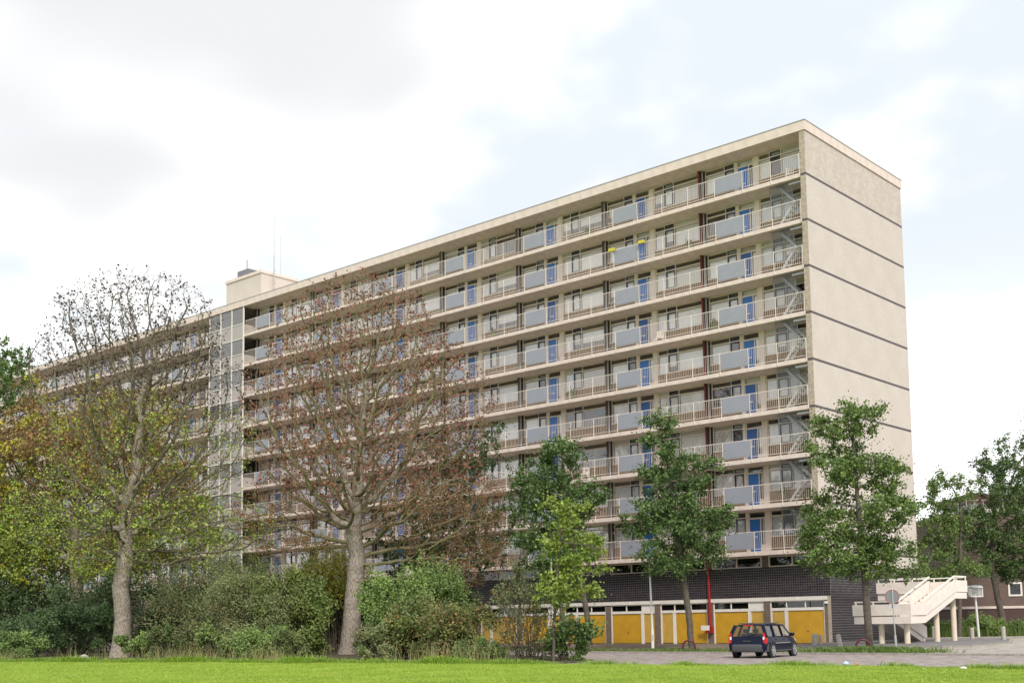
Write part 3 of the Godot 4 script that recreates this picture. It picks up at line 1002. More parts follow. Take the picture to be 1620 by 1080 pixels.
	for p in [Vector2(4.15, 1.55), Vector2(5.55, 1.55), Vector2(5.55, -2.3)]:
		var top := 1.13 + g if p.y > 0 else 1.9 + g
		part(s, "column", MB.new().tube(Vector3(p.x, -.03, p.y), Vector3(p.x, top, p.y), .15, .15, 20).mesh(), M.stair_column)
	part(s, "column", MB.new().tube(Vector3(5.55, -.03, -4.7), Vector3(5.55, 2.45 + g, -4.7), .15, .15, 20).mesh(), M.stair_column)


# ---------------------------------------------------------------- street things
func grid_mesh(rows: Array, closed := false) -> ArrayMesh:
	# rows of equal length; smooth normals
	var v := PackedVector3Array()
	var w: int = rows[0].size()
	for r in rows:
		for p in r:
			v.append(p)
	var ix := PackedInt32Array()
	var n := PackedVector3Array()
	n.resize(v.size())
	for j in rows.size() - 1:
		for i in (w if closed else w - 1):
			var a := j * w + i
			var b := j * w + (i + 1) % w
			var c := (j + 1) * w + (i + 1) % w
			var d := (j + 1) * w + i
			for t in [[a, b, c], [a, c, d]]:
				var m := (v[t[1]] - v[t[0]]).cross(v[t[2]] - v[t[0]])
				for q in t:
					n[q] += m
				ix.append(t[0]); ix.append(t[2]); ix.append(t[1])
	for i in n.size():
		n[i] = n[i].normalized() if n[i].length() > 1e-9 else Vector3.UP
	var arr := []
	arr.resize(Mesh.ARRAY_MAX)
	arr[Mesh.ARRAY_VERTEX] = v
	arr[Mesh.ARRAY_NORMAL] = n
	arr[Mesh.ARRAY_INDEX] = ix
	var m2 := ArrayMesh.new()
	m2.add_surface_from_arrays(Mesh.PRIMITIVE_TRIANGLES, arr)
	return m2


func build_car() -> void:
	var c := thing("parked_car", "dark navy people carrier parked with its nose towards the garages", "car", spot(5.18, 15.43), deg_to_rad(9.0))
	# z, bottom, sill, belt, w sill, w belt, hood rise, w top
	var st := [
		[2.04, .36, .42, .55, .66, .68, .02, .60], [2.00, .30, .38, .62, .77, .79, .02, .72], [1.97, .27, .36, .80, .81, .82, .02, .76],
		[1.925, .25, .35, .885, .83, .835, .02, .78], [1.915, .25, .35, .90, .83, .835, .02, .78], [1.88, .25, .35, .90, .83, .835, .02, .78], [1.5, .24, .34, .90, .845, .84, .015, .79], [.6, .23, .33, .885, .85, .845, .015, .79],
		[-.4, .23, .33, .875, .85, .845, .02, .79], [-1.0, .23, .33, .875, .845, .835, .04, .78], [-1.3, .24, .34, .85, .84, .82, .06, .72],
		[-1.65, .25, .35, .77, .82, .775, .06, .62], [-1.88, .26, .37, .67, .775, .71, .045, .52], [-2.0, .30, .40, .56, .68, .62, .03, .42], [-2.05, .36, .42, .48, .55, .52, .02, .36]]
	var rows := []
	for s in st:
		var half := [Vector2(.0, s[1]), Vector2(s[4] * .88, s[1]), Vector2(s[4], s[2]), Vector2(maxf(s[4], s[5]) + .012, lerpf(s[2], s[3], .55)), Vector2(s[5], s[3] - .03), Vector2(s[5] - .03, s[3]), Vector2(s[7], s[3] + s[6] * .6), Vector2(.0, s[3] + s[6])]
		var r := []
		for i in half.size():
			r.append(Vector3(half[i].x, half[i].y, s[0]))
		for i in range(half.size() - 2, 0, -1):
			r.append(Vector3(-half[i].x, half[i].y, s[0]))
		rows.append(r)
	var fr := []
	for p in rows[0]:
		fr.append(Vector3(0, .46, 2.04))
	rows.push_front(fr)
	var bk := []
	for p in rows[1]:
		bk.append(Vector3(0, .45, -2.055))
	rows.append(bk)
	part(c, "body", grid_mesh(rows, true), M.paint)
	# roof with its pillars
	var roof := []
	for z in [[1.80, 1.35, .60], [1.74, 1.40, .62], [1.2, 1.43, .65], [.3, 1.445, .66], [-.3, 1.43, .65], [-.52, 1.39, .64]]:
		roof.append([Vector3(z[2], z[1] - .07, z[0]), Vector3(z[2] - .03, z[1] - .02, z[0]), Vector3(z[2] * .7, z[1] + .005, z[0]), Vector3(0, z[1] + .02, z[0]), Vector3(-z[2] * .7, z[1] + .005, z[0]), Vector3(-z[2] + .03, z[1] - .02, z[0]), Vector3(-z[2], z[1] - .07, z[0])])
	part(c, "roof", grid_mesh(roof), M.paint)
	var pil := MB.new()
	for sx in [-1, 1]:
		pil.bar(Vector3(.80 * sx, .89, 1.88), Vector3(.615 * sx, 1.37, 1.72), .11, .13, Vector3(sx, 0, 0))
		pil.bar(Vector3(.815 * sx, .89, .95), Vector3(.655 * sx, 1.38, .90), .05, .10, Vector3(sx, 0, 0))
		pil.bar(Vector3(.815 * sx, .88, -.02), Vector3(.66 * sx, 1.38, .0), .04, .09, Vector3(sx, 0, 0))
		pil.bar(Vector3(.77 * sx, .90, -1.12), Vector3(.63 * sx, 1.38, -.48), .06, .07, Vector3(sx, 0, 0))
		pil.bar(Vector3(.655 * sx, 1.37, -.5), Vector3(.635 * sx, 1.36, 1.74), .05, .06, Vector3(sx, 0, 0))
	part(c, "pillars", pil.mesh(), M.paint)
	# glazing
	for sx in [-1, 1]:
		for q in [[1.76, 1.0, 1.66, .96], [.90, .03, .86, .05], [-.07, -1.0, -.05, -.46]]:
			var g := MB.new()
			g.quad(Vector3(.80 * sx, .905, q[0]), Vector3(.80 * sx, .905, q[1]), Vector3(.655 * sx, 1.36, q[3]), Vector3(.655 * sx, 1.36, q[2]))
			part(c, "side_window", g.mesh(), M.car_glass)
	var rw := MB.new()
	rw.quad(Vector3(-.72, .92, 1.93), Vector3(.72, .92, 1.93), Vector3(.58, 1.34, 1.79), Vector3(-.58, 1.34, 1.79))
	part(c, "rear_window", rw.mesh(), M.car_glass)
	var ws := MB.new()
	ws.quad(Vector3(.72, .93, -1.14), Vector3(-.72, .93, -1.14), Vector3(-.61, 1.39, -.50), Vector3(.61, 1.39, -.50))
	part(c, "windscreen", ws.mesh(), M.car_glass)
	# cabin seen through the glass
	for p in [Vector3(-.38, 0, -.1), Vector3(.38, 0, -.1), Vector3(-.45, 0, .85), Vector3(0, 0, .85), Vector3(.45, 0, .85)]:
		var s := MB.new()
		s.box(p + Vector3(0, .86, .1), Vector3(.40, .30, .12), Basis(Vector3.RIGHT, .15))
		s.box(p + Vector3(0, 1.13, .14), Vector3(.22, .16, .08))
		part(c, "seat", s.mesh(), M.plastic)
	# bumper, lamps, trim
	var bp := []
	for z in [[-.80, 1.55], [-.845, 1.75], [-.80, 1.95], [-.6, 2.06], [0, 2.10], [.6, 2.06], [.80, 1.95], [.845, 1.75], [.80, 1.55]]:
		bp.append([Vector3(z[0], .27, z[1] - .04), Vector3(z[0] * 1.015, .34, z[1]), Vector3(z[0] * 1.02, .52, z[1] + .015), Vector3(z[0] * 1.01, .58, z[1] - .02), Vector3(z[0] * .96, .59, z[1] - .08)])
	part(c, "rear_bumper", grid_mesh(bp), M.plastic)
	for sx in [-1, 1]:
		var tl := MB.new()
		tl.prism(PackedVector2Array([Vector2(.04, .60), Vector2(.165, .60), Vector2(.15, .80), Vector2(.10, 1.06), Vector2(.05, 1.06), Vector2(.035, .9)]), .06, Transform3D(Basis(Vector3(sx, 0, 0), Vector3(0, 1, 0), Vector3(0, 0, sx)), Vector3(.675 * sx, 0, 1.935 if sx > 0 else 1.995)))
		var t := part(c, "tail_lamp", tl.mesh(), M.tail_red)
		part(t, "reversing_lens", MB.new().span(.70 * sx, .77 * sx, .78, .90, 1.99, 2.002).mesh(), M.lamp_clear)
		part(c, "tail_lamp_side", MB.new().span(.80 * sx, .852 * sx, .64, .86, 1.86, 1.95).mesh(), M.tail_red)
		part(c, "door_moulding", MB.new().span(.862 * sx, .874 * sx, .60, .635, -.85, .95).mesh(), M.chrome)
		part(c, "sill_strip", MB.new().span(.835 * sx, .86 * sx, .27, .33, -.95, .9).mesh(), M.plastic)
		part(c, "roof_rail", MB.new().bar(Vector3(.57 * sx, 1.47, -.2), Vector3(.56 * sx, 1.45, 1.5), .035, .03).mesh(), M.plastic)
		var mi := MB.new()
		mi.lathe(Vector3(.95 * sx, .97, -.86), [Vector2(.001, -.09), Vector2(.09, -.06), Vector2(.11, 0), Vector2(.09, .06), Vector2(.001, .08)], 10)
		mi.bar(Vector3(.80 * sx, .92, -.88), Vector3(.9 * sx, .95, -.86), .05, .05)
		part(c, "wing_mirror", mi.mesh(), M.paint)
		for h in [.85, -.12]:
			part(c, "door_handle", MB.new().span(.85 * sx, .872 * sx, .76, .79, h - .09, h + .09).mesh(), M.paint)
		part(c, "headlamp", MB.new().lathe(Vector3(.60 * sx, .68, -1.83), [Vector2(.001, .12), Vector2(.10, .09), Vector2(.15, 0), Vector2(.12, -.09), Vector2(.001, -.11)], 12, Basis(Vector3.UP, .4 * sx)).mesh(), M.lamp_clear)
	part(c, "brake_light", MB.new().span(-.22, .22, 1.36, 1.395, 1.78, 1.835).mesh(), M.tail_red)
	part(c, "tailgate_handle", MB.new().span(-.18, .18, .70, .74, 1.99, 2.02).mesh(), M.plastic)
	var wip := MB.new()
	wip.bar(Vector3(0, .93, 1.955), Vector3(.4, 1.03, 1.93), .02, .02)
	part(c, "rear_wiper", wip.mesh(), M.black)
	for p in [Vector3(.76, 0, 1.25), Vector3(-.76, 0, 1.25), Vector3(.76, 0, -1.32), Vector3(-.76, 0, -1.32)]:
		var sx := 1.0 if p.x > 0 else -1.0
		var b := Basis(Vector3(0, 0, 1), PI / 2 * -sx)
		var ar := MB.new()
		ar.lathe(Vector3(.845 * sx, .30, p.z), [Vector2(.001, .012), Vector2(.345, .012), Vector2(.365, .0)], 24, b)
		part(c, "wheel_arch", ar.mesh(), M.black)
		var w := part(c, "wheel", MB.new().lathe(Vector3(p.x, .30, p.z), [Vector2(.19, -.09), Vector2(.28, -.095), Vector2(.30, -.06), Vector2(.30, .08), Vector2(.285, .115), Vector2(.2, .12)], 28, b).mesh(), M.rubber)
		var rim := MB.new()
		rim.lathe(Vector3(p.x, .30, p.z), [Vector2(.215, .122), Vector2(.205, .128), Vector2(.185, .118), Vector2(.18, .07)], 24, b)
		rim.lathe(Vector3(p.x, .30, p.z), [Vector2(.06, .12), Vector2(.001, .125)], 12, b)
		for k in 7:
			var a := TAU * k / 7
			var d := b * Vector3(cos(a), 0, sin(a))
			var o := Vector3(p.x + .112 * sx, .30, p.z)
			rim.bar(o + d * .04, o + d * .195, .05, .02, Vector3(sx, 0, 0))
		part(w, "rim", rim.mesh(), M.alloy)
		part(w, "brake_disc", MB.new().lathe(Vector3(p.x, .30, p.z), [Vector2(.19, .06), Vector2(.001, .06)], 20, b).mesh(), M.black)


func arch_mesh(radius: float, leg: float, tube: float) -> ArrayMesh:
	var rows := []
	var path := [Vector3(-radius, -.1, 0)]
	for i in 17:
		var a := PI - PI * i / 16.0
		path.append(Vector3(cos(a) * radius, leg + sin(a) * radius, 0))
	path.append(Vector3(radius, -.1, 0))
	for i in path.size():
		var d: Vector3 = (path[mini(i + 1, path.size() - 1)] - path[maxi(i - 1, 0)]).normalized()
		var s := d.cross(Vector3(0, 0, 1))
		var r := []
		for k in 10:
			var t := TAU * k / 10
			r.append(path[i] + s * cos(t) * tube + Vector3(0, 0, 1) * sin(t) * tube)
		rows.append(r)
	return grid_mesh(rows, true)


func build_props() -> void:
	build_car()
	var rng := RandomNumberGenerator.new()
	rng.seed = 12
	# tree guards
	var am := arch_mesh(.31, .24, .05)
	var i := 0
	for q in [[-10.0, 8.95, "maroon tube hoop standing beside the leftmost young verge tree", .6], [-3.05, 9.0, "maroon tube hoop guarding the middle verge tree near the lamp post", .6], [6.5, 8.7, "maroon tube hoop in the grass by the round sign", .55]]:
		var t := thing("tree_guard_hoop", q[2], "tree guard", spot(q[0], q[1]) + Vector3(0, .05, 0), q[3], "maroon hoops guarding the verge trees")
		part(t, "hoop", am, M.maroon)
		i += 1
	# bollards
	for q in [[.98, 2.95, .16, .62, -2.0, "stout pale concrete bollard in front of the last garage door"], [3.4, 4.8, .13, .66, 11.0, "leaning concrete bollard near the corner of the tiled gable"], [1.5, -11.6, .13, .80, 0.0, "weathered concrete bollard nearest the foot of the stair"], [4.4, -10.3, .125, .70, 0.0, "concrete bollard left of the square lantern lamp"], [7.3, -7.4, .125, .78, 0.0, "rightmost concrete bollard at the kerb"]]:
		var t := thing("concrete_bollard", q[5], "bollard", spot(q[0], q[1]) + Vector3(0, .05, 0), rng.randf() * TAU, "concrete bollards around the stair court")
		var o := part(t, "post", MB.new().lathe(Vector3.ZERO, [Vector2(q[2] * 1.03, -.08), Vector2(q[2], .05), Vector2(q[2] * .97, q[3] - .04), Vector2(q[2] * .86, q[3]), Vector2(.001, q[3] + .005)], 14).mesh(), M.concrete)
		t.rotation = Vector3(0, 0, 0)
		o.rotation = Vector3(0, 0, deg_to_rad(q[4]))
	# second stub beside the first bollard
	var t2 := thing("concrete_bollard", "narrow concrete stub right against the stout bollard by the garage", "bollard", spot(1.22, 2.75) + Vector3(0, .05, 0), 0, "concrete bollards around the stair court")
	part(t2, "post", MB.new().lathe(Vector3.ZERO, [Vector2(.10, -.08), Vector2(.095, .5), Vector2(.08, .56), Vector2(.001, .565)], 12).mesh(), M.concrete)
	# round sign, seen from the back
	var s := thing("round_sign", "round road sign seen from behind on a slim grey pole", "road sign", spot(8.05, 8.65) + Vector3(0, .05, 0), deg_to_rad(38))
	part(s, "pole", MB.new().tube(Vector3(.06, -.1, 0), Vector3(0, 2.85, 0), .032, .028, 10, true).mesh(), M.steel)
	part(s, "sleeve", MB.new().tube(Vector3(.06, -.1, 0), Vector3(.045, .75, 0), .06, .055, 10, true).mesh(), M.steel)
	var disc := part(s, "disc", MB.new().lathe(Vector3(0, 2.52, -.05), [Vector2(.001, .012), Vector2(.30, .012), Vector2(.30, -.012), Vector2(.001, -.012)], 36, Basis(Vector3.RIGHT, PI / 2)).mesh(), M.steel_dark)
	part(disc, "rim", MB.new().lathe(Vector3(0, 2.52, -.05), [Vector2(.298, .02), Vector2(.335, .02), Vector2(.335, -.02), Vector2(.298, -.02), Vector2(.298, .02)], 36, Basis(Vector3.RIGHT, PI / 2)).mesh(), plain(.30, .10, .11, .5))
	part(disc, "mounting_rail", MB.new().span(-.03, .03, 2.24, 2.80, -.035, -.01).mesh(), M.steel)
	part(s, "plate", MB.new().span(-.21, .21, 2.02, 2.16, -.06, -.045).mesh(), M.steel)
	part(s, "plate_bracket", MB.new().span(-.03, .03, 2.0, 2.18, -.044, -.02).mesh(), M.steel_dark)
	# lamps
	var l := thing("lantern_lamp", "white lamp post with square lantern before the brown building", "street lamp", spot(1.62, -18.74), .72)
	part(l, "pole", MB.new().tube(Vector3(0, -.1, 0), Vector3(-.12, 3.0, 0), .085, .07, 12).mesh(), M.post_white)
	var head := MB.new()
	head.lathe(Vector3(-.12, 3.0, 0), [Vector2(.08, -.08), Vector2(.16, 0), Vector2(.16, .06), Vector2(.001, .08)], 4, Basis(Vector3.UP, PI / 4))
	part(l, "collar", head.mesh(), M.steel_dark)
	var box := MB.new()
	for q in [[-.42, -.36], [.36, .42]]:
		box.span(-.12 + q[0], -.12 + q[1], 2.75, 3.32, .28, .34)
		box.span(-.12 + q[0], -.12 + q[1], 2.75, 3.32, -.34, -.28)
	box.span(-.54, .30, 2.72, 2.80, .27, .35)
	box.span(-.54, .30, 2.72, 2.80, -.35, -.27)
	part(l, "lantern_frame", box.mesh(), M.post_white)
	part(l, "lantern_glass", MB.new().span(-.50, .26, 2.82, 3.3, -.30, .30).mesh(), glass(.5, .45))
	part(l, "lantern_hood", MB.new().lathe(Vector3(-.12, 3.32, 0), [Vector2(.58, 0), Vector2(.58, .06), Vector2(.46, .16), Vector2(.001, .2)], 4, Basis(Vector3.UP, PI / 4)).mesh(), M.post_white)
	for q in [[-6.13, 7.9, "tall pale lamp post before the garages right of the yellow-green tree", 5.15], [-10.4, 11.2, "white lamp post half hidden behind the small yellow-green tree", 5.2]]:
		var p := thing("lamp_post", q[2], "lamp post", spot(q[0], q[1]) + Vector3(0, .05, 0), .7, "pale posts along the verge")
		part(p, "pole", MB.new().tube(Vector3(0, -.1, 0), Vector3(0, 1.1, 0), .085, .08, 12).tube(Vector3(0, 1.1, 0), Vector3(-.08, q[3], 0), .06, .045, 12, true).mesh(), M.post_white)
		part(p, "hatch", MB.new().span(-.04, .04, .5, .8, .07, .088).mesh(), M.steel)
		part(p, "lantern", MB.new().lathe(Vector3(-.08, q[3], 0), [Vector2(.05, -.05), Vector2(.16, .02), Vector2(.19, .2), Vector2(.14, .28), Vector2(.001, .32)], 12).mesh(), M.blue_faded)
	# things on the galleries
	for q in [[-11.75, "yellow box hung on the second gallery railing beside the blue door"], [-14.15, "yellow box hung on the second gallery railing by the column"]]:
		var y := thing("railing_box", q[1], "box", Vector3(q[0], TOP_FLOOR - STOREY + 1.05, .02), 0, "yellow boxes on the upper gallery railing")
		part(y, "tray", MB.new().span(-.22, .22, 0, .20, .03, .22).mesh(), plain(.55, .50, .04, .5))
		part(y, "bracket", MB.new().span(-.2, -.17, .12, .15, -.07, .029).span(.17, .2, .12, .15, -.07, .029).mesh(), M.black)
	# plants and odds and ends that the residents keep on the galleries
	var pots := [[0, 3, -7.4, "bright green potted plant on the fourth gallery by the red riser"], [0, 7, -2.9, "potted plant beside the end window two galleries above the tiles"], [1, 1, -1.1, "potted plant on the second gallery near the red riser"], [2, 4, -3.1, "potted plant on the fifth gallery, third home from the gable"], [1, 6, -2.0, "potted plant on the seventh gallery, second home from the gable"], [3, 2, -2.6, "potted plant on the third gallery, fourth home from the gable"], [2, 0, -1.4, "potted plant on the top gallery, third home from the gable"]]
	for q in pots:
		var pt := thing("potted_plant", q[3], "plant", Vector3(-BAY * q[0] + q[2], TOP_FLOOR - STOREY * q[1], -1.2), 0, "pot plants on the galleries")
		part(pt, "pot", MB.new().lathe(Vector3.ZERO, [Vector2(.001, 0), Vector2(.11, .0), Vector2(.15, .28), Vector2(.13, .28), Vector2(.001, .26)], 10).mesh(), M.brick)
		var lf := MB.new()
		for k in 70:
			var u := Vector3(rng.randfn(), rng.randfn(), rng.randfn()).normalized()
			var o: Vector3 = Vector3(0, .75, 0) + u * .3 * rng.randf()
			var w2 := u.cross(Vector3.UP).normalized() * .05
			lf.tri(o - w2, o + w2, o + u * .2 + Vector3(0, -.04, 0))
		lf.tube(Vector3(0, .25, 0), Vector3(0, .8, 0), .015, .01, 5)
		part(pt, "leaves", lf.mesh(), plain(.12, .22, .03, .6))
	var chairs := [[0, 0, -1.5, "white garden chair on the top gallery next to the gable"], [1, 3, -3.3, "white garden chair on the fourth gallery, second home from the gable"], [2, 6, -1.8, "white garden chair on the seventh gallery, third home from the gable"]]
	for q in chairs:
		var ch := thing("garden_chair", q[3], "chair", Vector3(-BAY * q[0] + q[2], TOP_FLOOR - STOREY * q[1], -.85), .4, "white chairs on the galleries")
		part(ch, "seat", MB.new().span(-.23, .23, .40, .43, -.22, .22).mesh(), M.white)
		var bk := MB.new()
		for k in 5:
			bk.span(-.22 + k * .1, -.17 + k * .1, .43, .86, -.24, -.215)
		bk.span(-.23, .23, .86, .90, -.245, -.21)
		part(ch, "backrest", bk.mesh(), M.white)
		for lx in [-.21, .21]:
			for lz in [-.2, .2]:
				part(ch, "leg", MB.new().span(lx - .018, lx + .018, 0, .40, lz - .018, lz + .018).mesh(), M.white)
	# on the grass
	var rk := MB.new()
	rk.lathe(Vector3.ZERO, [Vector2(.24, -.05), Vector2(.27, .06), Vector2(.20, .2), Vector2(.09, .27), Vector2(.001, .29)], 7)
	var r := part(self, "boulder", rk.mesh(), M.rock, spot(-28.4, 28.9) + Vector3(0, .03, 0), .5)
	r.scale = Vector3(1.15, 1, .9)
	tag(r, "pale grey boulder at the lawn edge left of the old tree", "boulder")
	var bagm := MB.new()
	bagm.lathe(Vector3.ZERO, [Vector2(.001, 0), Vector2(.09, .01), Vector2(.11, .05), Vector2(.07, .10), Vector2(.03, .11), Vector2(.001, .15)], 7)
	tag(part(self, "plastic_bag", bagm.mesh(), plain(.45, .55, .78, .4), spot(13.4, 24.3) + Vector3(0, .06, 0)), "crumpled pale blue plastic bag lying at the lawn edge", "litter", "litter on the grass")
	var pm := MB.new()
	pm.prism(PackedVector2Array([Vector2(-.09, 0), Vector2(.07, -.03), Vector2(.09, .05), Vector2(-.02, .08)]), .03, Transform3D(Basis(Vector3.RIGHT, -1.2), Vector3.ZERO))
	tag(part(self, "paper_scrap", pm.mesh(), plain(.8, .78, .76), spot(18.2, 26.5) + Vector3(0, .09, 0)), "white paper scrap on the lawn towards the right edge", "litter", "litter on the grass")
	var om := MB.new()
	om.lathe(Vector3.ZERO, [Vector2(.001, 0), Vector2(.045, .01), Vector2(.05, .04), Vector2(.001, .07)], 6)
	tag(part(self, "orange_wrapper", om.mesh(), plain(.6, .22, .02), spot(13.75, 24.2) + Vector3(0, .06, 0)), "small orange wrapper beside the blue plastic bag", "litter", "litter on the grass")


# ---------------------------------------------------------------- plants
const ACROSS := Vector3(0.7507, 0, -0.6606)   # crowns are sketched across this direction
const ALONG := Vector3(-0.6606, 0, -0.7507)


func leaf_cluster(count: int, size: float, spread: float, sd: int, slim := 0.55) -> ArrayMesh:
	var key := "leaf %d %.3f %.3f %d %.2f" % [count, size, spread, sd, slim]
	if cache.has(key):
		return cache[key]
	var rng := RandomNumberGenerator.new()
	rng.seed = sd
	var mb := MB.new()
	for i in count:
		var o := Vector3(rng.randfn(), rng.randfn(), rng.randfn()) * spread * .6
		var d := Vector3(rng.randf() - .5, rng.randf() - .7, rng.randf() - .5).normalized()
		var s := d.cross(Vector3(rng.randf() - .5, rng.randf() + .4, rng.randf() - .5)).normalized()
		var l := size * rng.randf_range(.7, 1.25)
		var n := d.cross(s)
		var p := o + d * l
		var m := o + d * l * .45
		mb.tri(o, m + s * l * slim * .5 + n * l * .08, p)
		mb.tri(o, p, m - s * l * slim * .5 + n * l * .08)
	cache[key] = mb.mesh()
	return cache[key]


func scatter(parent: Node, called: String, mesh: Mesh, buf: PackedFloat32Array, m: Material) -> MultiMeshInstance3D:
	var mm := MultiMesh.new()
	mm.transform_format = MultiMesh.TRANSFORM_3D
	mm.use_colors = true
	mm.mesh = mesh
	mm.instance_count = buf.size() / 16
	mm.buffer = buf
	var o := MultiMeshInstance3D.new()
	o.name = called if parent != self else numbered(called)
	o.multimesh = mm
	o.material_override = m
	if parent != self:
		o.set_meta("kind", "stuff")
	parent.add_child(o, true)
	return o


func put(buf: PackedFloat32Array, p: Vector3, b: Basis, c: Color) -> void:
	buf.append_array(PackedFloat32Array([b.x.x, b.y.x, b.z.x, p.x, b.x.y, b.y.y, b.z.y, p.y, b.x.z, b.y.z, b.z.z, p.z, c.r, c.g, c.b, 1.0]))


func turned(rng: RandomNumberGenerator, s: float) -> Basis:
	return Basis.from_euler(Vector3(rng.randf() * TAU, rng.randf() * TAU, rng.randf() * TAU)).scaled(Vector3.ONE * s)


func tone(rng: RandomNumberGenerator, a: Color, b: Color) -> Color:
	var c := a.lerp(b, rng.randf()) * rng.randf_range(.75, 1.25)
	c.a = 1.0
	return c


# grows a branch skeleton towards points spread through the crown
func grow(rng: RandomNumberGenerator, trunk: Array, crown: Array, count: int, step: float, kill: float, wobble: float, clumps := 0, clump_size := .5) -> Dictionary:
	var pos := PackedVector3Array()
	var par := PackedInt32Array()
	for i in trunk.size() - 1:
		var a: Vector3 = trunk[i]
		var b: Vector3 = trunk[i + 1]
		var n := maxi(1, int(a.distance_to(b) / step))
		for j in n:
			par.append(pos.size() - 1)
			pos.append(a.lerp(b, float(j) / n) + Vector3(rng.randfn(), 0, rng.randfn()) * wobble * .06)
	par.append(pos.size() - 1)
	pos.append(trunk[-1])
	var att := PackedVector3Array()
	var vol := []
	var total := 0.0
	for e in crown:
		total += pow(e[2] * e[2] * e[3], .8)
		vol.append(total)
	var centres := PackedVector3Array()
	while att.size() < count:
		if centres.size() >= clumps and clumps > 0:
			att.append(centres[rng.randi() % clumps] + Vector3(rng.randfn(), rng.randfn() * .6, rng.randfn()) * clump_size)
			continue
		var q := rng.randf() * total
		var k := 0
		while vol[k] < q: k += 1
		var e: Array = crown[k]
		var u := Vector3(rng.randfn(), rng.randfn(), rng.randfn()).normalized() * pow(rng.randf(), .4)
		var spot_in: Vector3 = ACROSS * (e[0] + u.x * e[2]) + Vector3.UP * (e[1] + u.y * e[3]) + ALONG * (u.z * e[2] * .9)
		if clumps > 0:
			centres.append(spot_in)
		else:
			att.append(spot_in)
	var near := PackedInt32Array()
	var dist := PackedFloat32Array()
	for a in att:
		var best := 0
		var bd := 1e9
		for i in pos.size():
			if pos[i].y < 1.6: continue
			var d := pos[i].distance_squared_to(a)
			if d < bd:
				bd = d
				best = i
		near.append(best)
		dist.append(bd)
	var k2 := kill * kill
	for it in 160:
		if att.is_empty() or pos.size() > 15000: break
		var pull := {}
		for i in att.size():
			var nn := near[i]
			var d := (att[i] - pos[nn]).normalized()
			pull[nn] = pull.get(nn, Vector3.ZERO) + d
		var first := pos.size()
		for nn in pull:
			var d: Vector3 = pull[nn]
			d = (d.normalized() + Vector3(rng.randfn(), rng.randfn() + .12, rng.randfn()) * wobble).normalized()
			if par[nn] >= 0:
				d = (d + (pos[nn] - pos[par[nn]]).normalized() * .35).normalized()
			pos.append(pos[nn] + d * step)
			par.append(nn)
		var i2 := 0
		while i2 < att.size():
			var a := att[i2]
			var bd := dist[i2]
			var bn := near[i2]
			for i in range(first, pos.size()):
				var d := pos[i].distance_squared_to(a)
				if d < bd:
					bd = d
					bn = i
			if bd < k2:
				var last := att.size() - 1
				att[i2] = att[last]; near[i2] = near[last]; dist[i2] = dist[last]
				att.resize(last); near.resize(last); dist.resize(last)
				continue
			dist[i2] = bd
			near[i2] = bn
			i2 += 1
	return {"pos": pos, "par": par}


